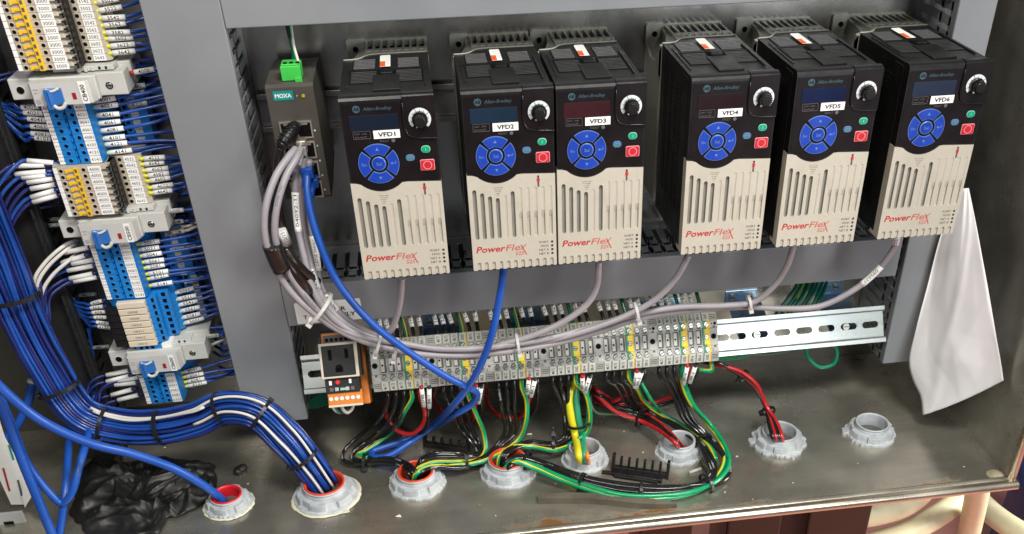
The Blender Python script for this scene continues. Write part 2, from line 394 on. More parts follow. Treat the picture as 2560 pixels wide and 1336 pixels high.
def duct(name, x0, x1, z0, z1, axis, label, fingers, dep=82.0, col='duct', y1=0.0, skip_end=None):
    """slotted wiring duct: front cover, back, and rows of fingers on both long sides"""
    c = thing(name, ((x0 + x1) / 2, y1, z0), label, 'wiring duct')
    m = MB()
    m.box(x0, x1, -dep, -dep + 2.2, z0, z1, col, 0.7)                # cover
    for s_ in (0, 1):                                               # cover skirts
        if axis == 'z': m.box(*((x0 - 0.2, x0 + 1.8) if s_ == 0 else (x1 - 1.8, x1 + 0.2)), -dep + 1, -dep + 9, z0 + .1, z1 - .1, col)
        else: m.box(x0 + .1, x1 - .1, -dep + 1, -dep + 9, *((z0 - 0.2, z0 + 1.8) if s_ == 0 else (z1 - 1.8, z1 + 0.2)), col)
    m.build('cover', c)
    m = MB(); m.box(x0 + 1, x1 - 1, y1 - 2, y1 - 0.2, z0, z1, 'duct_in' if col == 'duct' else col)
    L0, L1 = (z0, z1) if axis == 'z' else (x0, x1)
    pitch = 12.5; k = int((L1 - L0) / pitch)
    for side in fingers:
        if axis == 'z': a = (x0 + 0.6, x0 + 2.4) if side == 0 else (x1 - 2.4, x1 - 0.6)
        else: a = (z0 + 0.6, z0 + 2.4) if side == 0 else (z1 - 2.4, z1 - 0.6)
        def bx(l0, l1, ya, yb):
            if axis == 'z': m.box(a[0], a[1], ya, yb, l0, l1, col)
            else: m.box(l0, l1, ya, yb, a[0], a[1], col)
        bx(L0, L1, -14, y1 - 2)
        for i in range(k + 1):
            c0 = L0 + i * pitch
            if c0 + 7.6 > L1: break
            bx(c0, c0 + 7.6, -dep + 7, -14)
            bx(c0 - 1.2, c0 + 8.8, -54, -50); bx(c0 - 1.2, c0 + 8.8, -dep + 7, -dep + 14)
    m.build('slotted_body', c)
    return c
duct('wiring_duct', -147, -87, -350, 110, 'z', 'wide grey slotted vertical duct between the blue wire column and the drives', (0, 1))
duct('wiring_duct', 536.5, 572, -348, 110, 'z', 'narrow grey slotted vertical duct beside the hanging white paper', (0,))
duct('wiring_duct', -86.4, 560, 32.3, 84, 'x', 'grey horizontal duct running above all six drives', (0,))
duct('wiring_duct', -86.4, 530, -240, -197.5, 'x', 'grey horizontal duct just below the six drives', (1, 0))
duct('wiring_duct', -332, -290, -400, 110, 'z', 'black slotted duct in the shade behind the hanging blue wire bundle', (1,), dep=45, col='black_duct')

# horizontal rail behind the drives (on the panel)
def rail_obj(x0, x1, C, tilt, half, label, slots, ZM='zinc'):
    sv, cv = math.sin(tilt), math.cos(tilt)
    def T(p): return Vector((p[0], C[0] + p[2] * sv - p[1] * cv, C[1] + p[2] * cv + p[1] * sv))     # p=(x, out, up)
    t = thing('mounting_rail', (x0, C[0], C[1]), label, 'mounting rail')
    m = MB(); h = half; hi = half - 4.5
    m.box(x0, x1, 5.5, 6.7, hi, h, ZM, 0.3, T); m.box(x0, x1, 5.5, 6.7, -h, -hi, ZM, 0.3, T)
    m.box(x0, x1, 0, 6.0, hi - 1.0, hi, 'steel', 0, T); m.box(x0, x1, 0, 6.0, -hi, -hi + 1.0, 'steel', 0, T)
    for sg in (-1, 1): m.box(x0, x1, 5.9, 6.3, sg * (hi - 1.3), sg * (hi - 0.4), 'tdark', 0, T)  # dark strips and duller walls paint the shadow lines beside the lips
    if not slots: m.box(x0, x1, 0, 1, -hi, hi, ZM, 0, T)
    else:
        sw = 3.5
        m.box(x0, x1, 0, 1, sw, hi - 0.5, ZM, 0, T); m.box(x0, x1, 0, 1, -hi + 0.5, -sw, ZM, 0, T)
        e = x0
        for sx in slots:                                            # each slot is open, 16 mm long with round ends
            m.box(e, sx - 9, 0, 1, -sw, sw, ZM, 0, T)
            for sg in (-1, 1):
                cx = sx + sg * 5.5
                for sy in (-1, 1):
                    pl = [(cx + sg * sw * math.cos(math.pi / 2 * k / 6), sy * sw * math.sin(math.pi / 2 * k / 6)) for k in range(7)] + [(sx + sg * 9.0, sy * sw)]
                    m.prism(pl, 0, 1, ZM, 'XZ', T)
            e = sx + 9
        m.box(e, x1, 0, 1, -sw, sw, ZM, 0, T)
    m.build('rail_strip', t)
    return t, T
rail_obj(-86, 530, (-1.5, -59.0), 0, 17.2, 'dull steel mounting rail running horizontally behind the drives and the ethernet switch', None, 'steel')
M['louvre2'] = mat('louvre_dark', (0.028, 0.028, 0.028), 0.34)  # fainter lit ridges of the front fields, also put into the colour
# ================================================================ the six drives
FY = -172.0
def arc(cx, cz, r, a0, a1, n): return [(cx + r * math.cos(math.radians(a0 + (a1 - a0) * i / n)), cz + r * math.sin(math.radians(a0 + (a1 - a0) * i / n))) for i in range(n + 1)]
BORDER = [(44.5, -68.2)] + arc(24.4, -52.3, 22.8, -46, -134, 14) + [(4.5, -67.2)]
def disc(m, cx, cz, r, y, mt, n=28, sx=1.0): m.add([(cx + r * sx * math.cos(2 * math.pi * i / n), y, cz + r * math.sin(2 * math.pi * i / n)) for i in range(n)], [list(range(n))], mt)
def flat(m, poly, y, mt): m.add([(p[0], y, p[1]) for p in poly], [list(range(len(poly)))], mt)
def ringsec(m, cx, cz, r0, r1, a0, a1, y, mt, n=10):
    p0 = arc(cx, cz, r0, a0, a1, n); p1 = arc(cx, cz, r1, a0, a1, n)
    for i in range(n): flat(m, [p0[i], p0[i + 1], p1[i + 1], p1[i]], y, mt)
def rrect(x0, x1, z0, z1, r, n=4):
    return arc(x1 - r, z1 - r, r, 90, 0, n) + arc(x1 - r, z0 + r, r, 0, -90, n) + arc(x0 + r, z0 + r, r, -90, -180, n) + arc(x0 + r, z1 - r, r, 180, 90, n)
def make_drive():
    t = thing('motor_drive', (0, 0, -152), '', 'motor drive')
    # chassis: cast heatsink with the mounting tab and a comb of vents on top
    m = MB()
    m.box(0, 72, -3.5, -0.3, -152, -19, 'olive')
    m.box(16, 72, -3.5, -0.3, -19, -1, 'olive')
    tabp = rrect(0, 16.5, -20, 0.5, 2.2)
    m.prism(tabp, -4.5, -0.8, 'olive')
    m.cyl((8.0, -4.4, -8.2), (0, -1, 0), 3.4, 0.35, 'olive', 24); disc(m, 8.0, -8.2, 2.5, -4.85, 'hole', 24)
    side = [(-4, -17), (-9, -19), (-22, -23.5), (-40, -22), (-52, -14), (-60, -8), (-66.3, -3), (-66.3, -30), (-60, -60), (-57, -149), (-4, -149)]
    m.prism(side, 0.2, 2.4, 'olive', 'YZ')
    m.box(69.6, 71.8, -57, -4, -149, -3, 'olive')
    m.prism([(14.5, -5), (17, -5), (19.5, -52), (14, -60), (4, -66), (0.2, -66.4), (0.2, -58), (8, -50), (12.5, -30)], -30, -4, 'olive', 'XY')
    for yy, wd in ((-31, 8.0), (-45, 7.5)): m.box(17, 71.6, yy - wd, yy, -9, -1.3 + 0.002 * yy, 'olive', 0.4)
    for i in range(9): m.box(17 + i * 6.5, 19.6 + i * 6.45, -52, -4, -6.5, -1.45, 'olive', 0.3)
    m.box(18, 70, -51, -4, -60, -6.6, 'hole')  # black block paints the shade inside the vent openings
    m.tube(spline([(0.4, -66.7, -0.6), (9, -66.3, -0.6), (14, -63.5, -0.6), (18.5, -56.5, -0.6), (23, -53.2, -0.6), (71, -52, -0.6)], 5), 0.7, 'olive', 6)
    m.build('heatsink', t)
    m = MB()
    top = [(0.6, -67), (9, -66.6), (14, -63.8), (18.5, -57), (23, -53.6), (71.4, -52.3), (71.4, -164), (0.6, -164)]
    m.prism(top, -150, -1.0, 'black', 'XY')
    # two pairs of top vents; lit ridges and shaded gaps painted by colour
    for x0, x1 in ((9, 28), (45, 64)):
        m.box(x0, x1, -97, -68, -1.0, -0.85, 'hole')
        for i in range(7): m.box(x0 + 0.7, x1 - 0.7, -71.4 - i * 4.1, -69.9 - i * 4.1, -1, 0.0, 'louvre', 0.3)
        m.box(x0 - 1.5, x1 + 1.5, -137, -103, -1.0, -0.85, 'hole')
        for i in range(8): m.box(x0 - 0.7, x1 + 0.7, -106.6 - i * 4.0, -105.0 - i * 4.0, -1, -0.25, 'louvre2', 0.2)
    m.box(4, 68.5, -101, -99.5, -1, -0.2, 'black'); m.box(4.5, 6, -148, -84, -1.1, -0.4, 'black')
    m.box(26, 47, -158, -118, -1.0, 0.5, 'black', 0.4); m.box(66, 67.5, -150, -84, -1, 0.4, 'black', 0.3)
    # vents down both flanks
    for sx0, sx1 in ((0.0, 0.7), (71.3, 72.0)):
        for i in range(26):
            z = -14 - i * 4.2
            for ya in (-80, -98, -116, -134): m.prism([(ya, z), (ya - 12, z - 2.4), (ya - 12, z - 4.2), (ya, z - 1.8)], sx0, sx1, 'black', 'YZ')
    m.box(-0.1, 0.8, -162, -144, -148, -4, 'black', 0.3); m.box(71.3, 72.1, -162, -144, -148, -4, 'black', 0.3)
    hs = m.build('housing', t)
    # latch and clip on top
    m = MB(); m.box(31.5, 41.5, -115, -104, -0.9, 1.0, 'blackgloss', 0.4); m.box(28.6, 31.0, -114, -105, -1, 0.15, 'hole'); m.box(42, 44.4, -114, -105, -1, 0.15, 'hole')
    for i in range(4): m.box(32.5, 40.5, -113.5 + i * 2.4, -112.4 + i * 2.4, 1.0, 1.5, 'black')
    m.build('latch', hs)
    # front bezel with a rounded top edge
    m = MB()
    edge = [(-163, -0.6), (-164.5, 0.0), (-168.5, -0.2), (-170.8, -1.2), (-171.9, -3.2), (-172, -5), (-163, -5)]
    m.prism(edge, 0.2, 47.8, 'black', 'YZ', smooth=False); m.prism([(y - 1.6 if y < -164 else y, z + 0.5) for y, z in edge], 48.0, 72.0, 'blackgloss', 'YZ')
    m.prism([(0.3, -4.8), (71.8, -4.8), (71.8, -69.6)] + BORDER + [(0.3, -67.0)], FY + 0.1, -158, 'black')
    m.build('bezel', t)
    m = MB()
    hous = [(47.6, -1.6), (71.9, -1.6), (71.9, -34.2), (55.5, -33.0)] + arc(55.0, -26.0, 7.0, -92, -176, 6) + [(47.8, -25)]
    m.prism(hous, FY - 1.7, FY + 1, 'maroon')
    m.tube(spline([(47.7, FY - 1.6, -6), (47.8, FY - 1.6, -25), (50.0, FY - 1.6, -30.9), (55.5, FY - 1.6, -33.2), (71.8, FY - 1.6, -34.4)], 6), 0.55, 'blackgloss', 6)
    # keypad film, its edge and its print
    film = [(1.8, -5.6), (46.4, -5.6), (46.6, -26)] + arc(54.9, -26.2, 8.4, 184, 268, 6) + [(70.6, -36.0), (70.6, -68.4)] + [(44.2, -67.0)] + arc(24.4, -52.3, 21.6, -46, -134, 14) + [(5.0, -66.0), (1.8, -65.6)]
    m.prism(film, FY - 0.25, FY + 0.2, 'maroon')
    ln = [(x, FY - 0.3, z) for x, z in film[:9]]
    y = FY - 0.5
    disc(m, 12.6, -9.3, 2.9, y, 'teal'); m.text('AB', (12.6, y - 0.05, -9.3), X_, Z_, 2.4, 'blackgloss', bold=0.03, al='c')
    m.text('Allen-Bradley', (17.7, y, -10.6), X_, Z_, 2.6, 'teal', w=21.6, bold=0.012, shear=0.18)
    for a_, b_ in (((7.8, -26.4), (20.9, -26.4)), ((7.8, -32.2), (20.9, -32.2)), ((7.8, -26.4), (7.8, -32.2)), ((20.9, -26.4), (20.9, -32.2))):
        m.box(min(a_[0], b_[0]) - .12, max(a_[0], b_[0]) + .12, y, FY - .2, min(a_[1], b_[1]) - .12, max(a_[1], b_[1]) + .12, 'greyink')
    m.text('ENET  LINK', (9, y, -28.9), X_, Z_, 1.3, 'greyink'); m.text('EtherNet/IP', (9, y, -31.4), X_, Z_, 1.3, 'greyink')
    m.text('FAULT', (27.6, y, -35.6), X_, Z_, 1.7, 'greyink'); disc(m, 37.8, -34.7, 1.5, y, 'greyink')
    kp = m.build('keypad_panel', t)
    # navigation pad: four arc keys and a round one
    cx, cz = 24.4, -52.4
    for q, a in enumerate((90, 0, 270, 180)):
        m = MB(); a0, a1 = a - 41.5, a + 41.5
        outer = arc(cx, cz, 15.9, a0 + 1.2, a1 - 1.2, 12); inner = arc(cx, cz, 7.4, a1 - 2.5, a0 + 2.5, 8)
        m.prism(outer + inner, FY - 1.1, FY, 'bluelite')
        outer = arc(cx, cz, 15.5, a0 + 2.4, a1 - 2.4, 12); inner = arc(cx, cz, 7.8, a1 - 5, a0 + 5, 8)
        m.prism(outer + inner, FY - 1.25, FY, 'bluekey'); y = FY - 1.35
        if a == 90: flat(m, [(cx - 1.3, cz + 10.6), (cx + 1.3, cz + 10.6), (cx, cz + 13.0)], y, 'bluelite')
        if a == 270: flat(m, [(cx - 1.3, cz - 10.4), (cx + 1.3, cz - 10.4), (cx, cz - 12.8)], y, 'bluelite')
        if a == 180: m.text('Esc', (cx - 11.4, y, cz), X_, Z_, 2.1, 'bluelite', bold=0.01, al='c')
        if a == 0:
            flat(m, [(cx + 8.9, cz), (cx + 10.8, cz + 1.1), (cx + 10.8, cz - 1.1)], y, 'bluelite'); m.box(cx + 10.5, cx + 13.5, y, y + .05, cz - .25, cz + .25, 'bluelite'); m.box(cx + 13.1, cx + 13.6, y, y + .05, cz - .2, cz + 1.7, 'bluelite')
        m.build('arrow_key', kp)
    m = MB(); m.cyl((cx, FY, cz), (0, -1, 0), 5.6, 1.0, 'bluelite', 28); m.cyl((cx, FY, cz), (0, -1, 0), 5.0, 1.25, 'bluekey', 28)
    m.text('Sel', (cx, FY - 1.35, cz), X_, Z_, 2.6, 'bluelite', bold=0.01, al='c'); m.build('select_key', kp)
    m = MB(); m.prism(rrect(58.4, 65.6, -46.0, -40.4, 2.6), FY - 0.8, FY, 'greenlite'); m.prism(rrect(58.8, 65.2, -45.6, -40.8, 2.3), FY - 1.2, FY, 'green')
    m.box(61.8, 62.2, FY - 1.3, FY - 1.2, -44.4, -42.0, 'greenlite'); m.build('start_key', kp)
    m = MB(); m.prism(rrect(45.8, 52.8, -51.9, -46.7, 2.4), FY - 0.8, FY, 'bluelite'); m.prism(rrect(46.1, 52.5, -51.6, -47.0, 2.2), FY - 1.2, FY, 'tealkey')
    ringsec(m, 49.3, -51.2, 2.6, 3.2, 40, 140, FY - 1.3, 'bluelite'); m.build('reverse_key', kp)
    m = MB(); m.prism(rrect(56.6, 67.9, -60.3, -51.5, 1.2), FY - 0.8, FY, 'redlite'); m.prism(rrect(57.0, 67.5, -59.9, -51.9, 1.0), FY - 1.2, FY, 'red')
    ringsec(m, 62.3, -55.9, 3.0, 3.45, 0, 360, FY - 1.3, 'redlite', 24); m.build('stop_key', kp)
    # speed knob and its dial
    m = MB(); kx, kz = 59.9, -18.9
    ringsec(m, kx, kz, 5.4, 8.6, -48, 222, FY - 1.95, 'dial', 40)
    for k in range(1, 10):
        a = math.radians(-48 + 27 * k); u = Vector((math.cos(a), 0, math.sin(a))); pp = Vector((-u.z, 0, u.x)) * 0.2
        c = Vector((kx, FY - 2.0, kz)); m.quad([c + u * 5.4 + pp, c + u * 5.4 - pp, c + u * (8.7 if k % 3 == 0 else 7) - pp, c + u * (8.7 if k % 3 == 0 else 7) + pp], 'ink')
    m.build('dial', kp)
    m = MB(); m.cyl((kx, FY - 1.8, kz), (0, -1, 0), 6.1, 3, 'blackgloss', 32); m.cyl((kx, FY - 4, kz), (0, -1, 0), 4.6, 6.5, 'black', 12, 4.2)
    for k in range(18):
        a = 2 * math.pi * k / 18; m.box(kx + 4.7 * math.cos(a) - .3, kx + 4.7 * math.cos(a) + .3, FY - 9.8, FY - 4, kz + 4.7 * math.sin(a) - .3, kz + 4.7 * math.sin(a) + .3, 'blackgloss')
    disc(m, kx - 2.5, kz - 4.9, 0.95, FY - 5.2, 'white', 14); m.cyl((kx - 2.5, FY - 4, kz - 4.9), (0, -1, 0), 1.3, 1.1, 'blackgloss', 14)
    m.build('speed_knob', kp)
    # warning sticker on top
    m = MB(); m.prism([(32.2, -61), (31.2, -63), (31.2, -95), (39.8, -95), (39.8, -62), (38.8, -60.8)], 0.15, 0.32, 'label', 'XY')
    m.box(31.25, 35.6, -94.8, -79.5, 0.33, 0.36, 'orange')
    m.box(31.8, 35.1, -85.5, -80.6, 0.37, 0.39, 'oorange')
    for k in range(8): m.box(36.2 if k < 5 else 33.0, 39.2, -92.2 + k * 3.6, -91.8 + k * 3.6, 0.33, 0.36, 'silver')
    m.build('warning_sticker', hs)
    # beige lower cover with real louvre slots cut into it
    m = MB(); poly = [(71.9, -70.2)] + [(44.8, -68.9)] + arc(24.4, -52.3, 23.4, -46, -134, 14) + [(4.2, -68.0), (0.0, -67.6), (0.0, -151.5), (0.6, -152), (71.3, -152), (71.9, -151.5)]
    m.prism(poly, FY, -154.5, 'beige'); m._m('slot'); base = m.build('cover', t)
    cut = MB(); cut._m('beige'); cut._m('slot')
    def caps(x, zt, zb, r, d0, d1, mt='beige'): cut.prism(arc(x, zt - r, r, 0, 180, 6) + arc(x, zb + r, r, 180, 360, 6), d0, d1, mt)
    tops = [-79.9, -83.0, -86.1, -88.0, -86.2, -83.0, -80.2, -80.4, -80.5, -80.5, -80.4]
    for i in range(11):
        x = 5.2 + i * 6.25
        if i in (0, 1, 2, 3, 5): caps(x, tops[i], -123.7, 1.65, FY - 1, FY + 2.4, 'slot')
        elif i == 4: caps(x, tops[i], -123.7, 1.3, FY - 1, FY + 0.35)
        else:
            caps(x, tops[i], -105.5, 1.45, FY - 1, FY + 0.35); 
            cut.add([(x - 1.45, FY + 0.3, -101), (x + 1.45, FY + 0.3, -101), (x + 1.45, FY + 2, -108), (x - 1.45, FY + 2, -108), (x + 1.45, FY + 1.4, -123.6), (x - 1.45, FY + 1.4, -123.6), (x - 1.45, FY - 1, -101), (x + 1.45, FY - 1, -101), (x + 1.45, FY - 1, -123.6), (x - 1.45, FY - 1, -123.6)],
                    [(0, 1, 2, 3), (3, 2, 4, 5), (6, 7, 1, 0), (5, 4, 8, 9), (9, 8, 7, 6), (0, 3, 5, 9, 6), (1, 7, 8, 4, 2)], 'beige')
    for i in range(11): cut.prism(arc(5.2 + i * 6.25, -146.2, 1.5, 0, 180, 6) + [(3.7 + i * 6.25, -154), (6.7 + i * 6.25, -154)], FY - 1, FY + 1.3, 'beige')
    for k, wv in enumerate((4.1, 3.3, 2.5, 1.7, 0.9)): cut.box(24.4 - wv, 24.4 + wv, FY - 1, FY + 0.6, -79.6 - k * 1.6, -78.9 - k * 1.6, 'beige')
    oc = cut.build('cut'); oc.location = (0, 0, 0)
    org = Vector(oc['_o']); tl = Vector(t['_o'])
    oc.location = org * U; bo = base.modifiers.new('b', 'BOOLEAN'); bo.object = oc; bo.operation = 'DIFFERENCE'; bo.solver = 'EXACT'; bo.use_self = True
    bpy.context.view_layer.update(); dg = bpy.context.evaluated_depsgraph_get(); dg.update()
    me = bpy.data.meshes.new_from_object(base.evaluated_get(dg)); base.modifiers.clear(); base.data = me
    assert len(me.polygons) > 100, len(me.polygons)
    for p_ in me.polygons: p_.use_smooth = False
    bpy.data.objects.remove(oc)
    bv = base.modifiers.new('edge', 'BEVEL'); bv.width = 0.35 * U; bv.segments = 2; bv.limit_method = 'ANGLE'; bv.angle_limit = math.radians(50)
    m = MB(); y = FY - 0.08
    m.text('Power', (3.2, y, -135.6), X_, Z_, 5.6, 'redprint', w=25.0, bold=0.022, shear=0.22)
    m.text('Fle', (28.2, y, -135.6), X_, Z_, 5.6, 'redprint2', w=12.6, bold=0.008, shear=0.22)
    m.add([(40.3, y, -135.6), (41.4, y, -135.6), (46.6, y, -130.4), (45.6, y, -130.4)], [(0, 1, 2, 3)], 'redprint2')
    m.add([(41.0, y, -131.0), (42.3, y, -131.0), (46.6, y, -140.4), (45.4, y, -140.4)], [(0, 1, 2, 3)], 'redprint2')
    m.text('525', (36.4, y, -140.2), X_, Z_, 3.3, 'redprint2', w=7.4, bold=0.008, shear=0.2)
    m.build('brand_print', base)
    m = MB()
    for k, (s_, xx) in enumerate((('PORT', 57.4), ('MOD', 58.2), ('NET A', 57.2), ('NET B', 57.2))):
        m.text(s_, (65.3 - {4: 7.9, 3: 6.6, 5: 8.3}[len(s_)], y, -130.9 - k * 3.55), X_, Z_, 1.9, 'ink', w={4: 7.9, 3: 6.6, 5: 8.3}[len(s_)])
        m.cyl((68.3, FY, -130.0 - k * 3.55), (0, -1, 0), 1.05, 0.25, 'ink', 14)
    m.build('status_print', base)
    m = MB()   # the small red and black figure
    disc(m, 58.0, -70.9 - 1.0, 1.0, y, 'ink', 12, 0.9); m.box(57.2, 58.8, y, y + .05, -77, -72.8, 'redprint'); m.box(56.7, 57.1, y, y + .05, -76.2, -73.4, 'redprint'); m.box(58.9, 59.3, y, y + .05, -76.2, -73.4, 'redprint')
    m.box(57.3, 57.9, y, y + .05, -80.6, -77, 'ink'); m.box(58.1, 58.7, y, y + .05, -80.6, -77, 'ink'); m.build('figure_print', base)
    return t
drive0 = make_drive(); kids_index()
DX = [0.4, 92.8, 166.4, 274.7, 361.0, 455.4]
DINFO = [('VFD1', 'blue1', 'drive tagged VFD1, nearest the ethernet switch'),
         ('VFD2', 'blue2', 'drive tagged VFD2 with the thick blue cable below it'),
         ('VFD3', 'red3', 'drive tagged VFD3 with reddish display, pressed against VFD2'),
         ('VFD4', 'red4', 'drive tagged VFD4, just beyond the wide gap'),
         ('VFD5', 'blue5', 'drive tagged VFD5 with deep blue display'),
         ('VFD6', 'blue6', 'drive tagged VFD6, nearest the hanging white paper')]
drives = []
for i in range(6):
    d = drive0 if i == 0 else copy_tree(drive0, (DX[i] - DX[0], 0, 0))
    drives.append(d)
for i, d in enumerate(drives):
    nm, sk, lb = DINFO[i]
    x = DX[i] - DX[0]
    kp = [c_ for c_ in bpy.data.objects if c_.parent == d and c_.name.startswith('keypad_panel')][0]
    tag(d, 'black and beige ' + lb, 'motor drive', 'motor drives in a row on the panel')
    m = MB(); m.box(6.0 + x, 43.2 + x, FY - 0.6, FY - 0.1, -25.8, -14.2, 'scr_' + sk, 0.15); m.build('display', kp)
    m = MB(); m.box(23.2 + x, 43.5 + x, FY - 1.0, FY - 0.65, -32.6, -26.2, 'label')
    m.text(nm, (33.3 + x, FY - 1.05, -29.4), X_, Z_, 3.3, 'ink', w=13.6, bold=0.035, al='c')
    for k, xs in enumerate((27.6, 30.7, 34.0, 38.4)): pass
    m.build('name_tag', kp)

# ================================================================ ethernet switch
t = thing('ethernet_switch', (-44, -50, -106), 'dark taupe ethernet switch with teal tag and many cables, beside the first drive', 'ethernet switch')
x0, x1, SY = -63.0, -24.5, -97.0
m = MB()
m.prism([(-8, -12), (-40, -9), (SY + 3, -9.5), (SY, -11.5), (SY, -105), (SY + 4, -108), (-60, -108), (-8, -98)], x0, x1, 'moxa', 'YZ')
m.box(x0 - 0.3, x0 + 0.6, SY + 6, -20, -100, -18, 'moxa', 0.4)
for k in range(12): m.box(x0 + 5 + (k % 2) * 0.1, x1 - 5, -30 - k * 4.4, -28.6 - k * 4.4, -9.2, -8.7, 'moxa')
m.build('case', t)
m = MB(); m.box(-57.6, -41.6, SY - 0.4, SY + .1, -21.6, -14.2, 'tealtag'); m.text('MOXA', (-49.6, SY - 0.5, -17.9), X_, Z_, 3.2, 'label', w=13.4, bold=0.03, al='c'); m.build('name_tag', t)
m = MB(); m.text('P', (-39.0, SY - 0.1, -19.6), X_, Z_, 1.8, 'dial'); m.cyl((-33.6, SY, -19), (0, -1, 0), 1.5, 1.0, 'yellowled', 16); m.build('status_lamp', t)
PORT = []
for r in range(4):
    for c in range(2):
        px0 = -57.3 + c * 13.6; pz = -39.2 - r * 17.4
        m = MB()
        m.box(px0, px0 + 1.2, SY - 1.4, SY, pz - 14.6, pz, 'tin'); m.box(px0 + 11.8, px0 + 13, SY - 1.4, SY, pz - 14.6, pz, 'tin')
        m.box(px0 + 1.2, px0 + 11.8, SY - 1.4, SY, pz - 1.3, pz, 'tin'); m.box(px0 + 1.2, px0 + 11.8, SY - 1.4, SY, pz - 14.6, pz - 13.4, 'tin')
        m.box(px0 + 1.2, px0 + 11.8, SY - 0.4, SY, pz - 13.4, pz - 1.3, 'hole'); m.box(px0 + 3.5, px0 + 9.5, SY - 0.9, SY - 0.3, pz - 3.2, pz - 1.3, 'tin')
        m.build('port', t); PORT.append((px0 + 6.5, pz - 7.3))
for k in range(5):
    m = MB(); m.cyl((-29.0, SY, -48 - k * 13), (0, -1, 0), 0.8, 0.5, 'greenlite' if k % 2 else 'dial', 10); m.build('port_lamp', t)
# green power plug on top of the switch with its three thin wires
p = atY(741, 168, -70)
t = thing('power_plug', (p.x, -70, -8), 'bright green pluggable power connector on top of the ethernet switch', 'power plug')
m = MB(); M['brightgreen'] = mat('bright_green_plastic', (0.05, 0.50, 0.07), 0.4)
m.box(-49.5, -33.5, -88, -70, -9.0, 2.5, 'brightgreen', 0.5); m.box(-48.6, -34.5, -86, -72, 2.5, 3.8, 'brightgreen', 0.4)
for k in range(3): m.box(-47 + k * 5, -44 + k * 5, -85, -80, 3.6, 4.0, 'hole')
m.build('plug_body', t)
m = MB(); m.box(-39, -33.2, -90, -88, -11.5, -6.5, 'brightgreen', 0.3); m.build('release_tab', t)
for k, (a_, b_, mt, lb) in enumerate(((((719, 72), (735, 160)), -66, 'wteal', 'dark green thin wire running up from the green power plug'), (((722, 68), (742, 165)), -70, 'wgreen', 'brighter green thin wire running up from the green power plug'), (((728, 72), (747, 160)), -74, 'wwhite', 'thin white wire running up from the green power plug'))):
    P = [atY(a_[0][0] - 10, a_[0][1] - 70, b_ + 30), atY(*a_[0], b_ + 20), atY((a_[0][0] + a_[1][0]) / 2 + 4 - 3 * k, 118, b_ + 8), atY(*a_[1], b_ - 3)]; P.append(P[-1] + Vector((0, 0, -4)))
    m = MB(); m.tube(spline(P), 1.6 if k < 2 else 1.2, mt); tag(m.build('wire'), lb, 'wire')
# ================================================================ the tall column of terminals, breakers and relays
m = MB(); t = thing('mounting_rail', (-226, 0, -345), 'upright steel mounting rail behind the column of blue and beige terminals', 'mounting rail')
m.box(-243, -209, -9, -7.8, -345, 120, 'zinc'); m.build('rail_strip', t)
m = MB(); m.box(-243, -209, -7.5, -0.5, -340, -300, 'zinc'); m.build('spacer', t)

def hole(m, x, z, y, r=1.5, mt='hole', n=14): disc(m, x, z, r, y, mt, n)
def feed_terminal(z, h, yF, left_txt, right_txt, label, group, low=True):
    """one beige terminal: wide front tier with a yellow jumper, lower tier on the wire side"""
    t = thing('feed_terminal', (-225, -10, z - h / 2), label, 'terminal', group)
    m = MB(); zt, zb = z + h / 2 - 0.12, z - h / 2 + 0.12
    prof = [(-256, -12), (-256, yF + 6), (-253, yF + 1), (-251, yF), (-213.5, yF), (-211, yF + 2.5), (-210, yF + 8), (-209.5, yF + 22), (-206.5, yF + 20), (-190, yF + 20), (-187.5, yF + 23), (-187.5, -14)]
    m.prism(prof, zb, zt, 'fbeige', 'XY')
    for x in (-248.9, -230.4): m.cyl((x, yF, z), (0, -1, 0), 2.0, 0.25, 'fbeige', 16); hole(m, x, z, yF - 0.3, 1.55)
    hole(m, -205.0, z, yF + 19.7, 1.6); m.box(-216, -210.4, yF - 0.1, yF + 16, zb + 0.4, z - 0.5, 'tdark')
    m.box(-213.2, -209.0, yF + 20.5, yF + 1.2, zb, zb + h * .62, 'black'); m.box(-213.0, -208.6, yF + 21, yF + 8, zb, zt, 'black')
    m.build('body', t)
    m = MB(); m.box(-226.8, -216.2, yF - 0.7, yF + 0.1, zb + .1, zt - .1, 'label', 0.15)
    m.text(right_txt, (-221.5, yF - 0.78, z), X_, Z_, 2.6, 'ink', w=8.2, al='c'); m.build('marker', t)
    m = MB(); m.box(-201.6, -192, yF + 19.3, yF + 20.1, zb + .1, zt - .1, 'label', 0.15)
    m.text(left_txt, (-196.8, yF + 19.2, z), X_, Z_, 2.5, 'ink', w=7.6, al='c'); m.build('marker', t)
    m = MB(); m.box(-256.8, -255.9, yF + 6, yF + 16, zb + .1, zt - .1, 'label', 0.15); m.box(-255.3, -251.7, yF + .4, yF + 1.4, zb + .1, zt - .1, 'label'); m.build('marker', t)
def jumper(z0, z1, n, yF, label):
    t = thing('jumper_comb', (-239, yF, z1), label, 'jumper')
    m = MB(); m.box(-238.4, -234.2, yF - 2.2, yF, z1, z0, 'jumper', 0.4)
    for k in range(n):
        zc = z0 + (z1 - z0) * (k + 0.5) / n; hh = abs(z0 - z1) / n
        m.box(-245.6, -238.2, yF - 1.4, yF, zc - 1.1, zc + 1.1, 'jumper', 0.3); m.box(-237.4, -235.4, yF - 2.3, yF - 2.1, zc - 1.5, zc + 1.5, 'tdark')
        m.box(-245.6, -243.4, yF - 1.5, yF, zc - 2.0, zc + 1.0, 'jumper', 0.2)
    m.build('comb', t)
nA = 12; pA = 5.43
tA = ['3000'] * nA
tR = ['3442', '3462', '3482', '3142', '3502', '3522', '3542', '3562', '3582', '3602', '3622', '3642']
cnt = ['one', 'two', 'three', 'four', 'five', 'six', 'seven', 'eight', 'nine', 'ten', 'eleven', 'twelve']
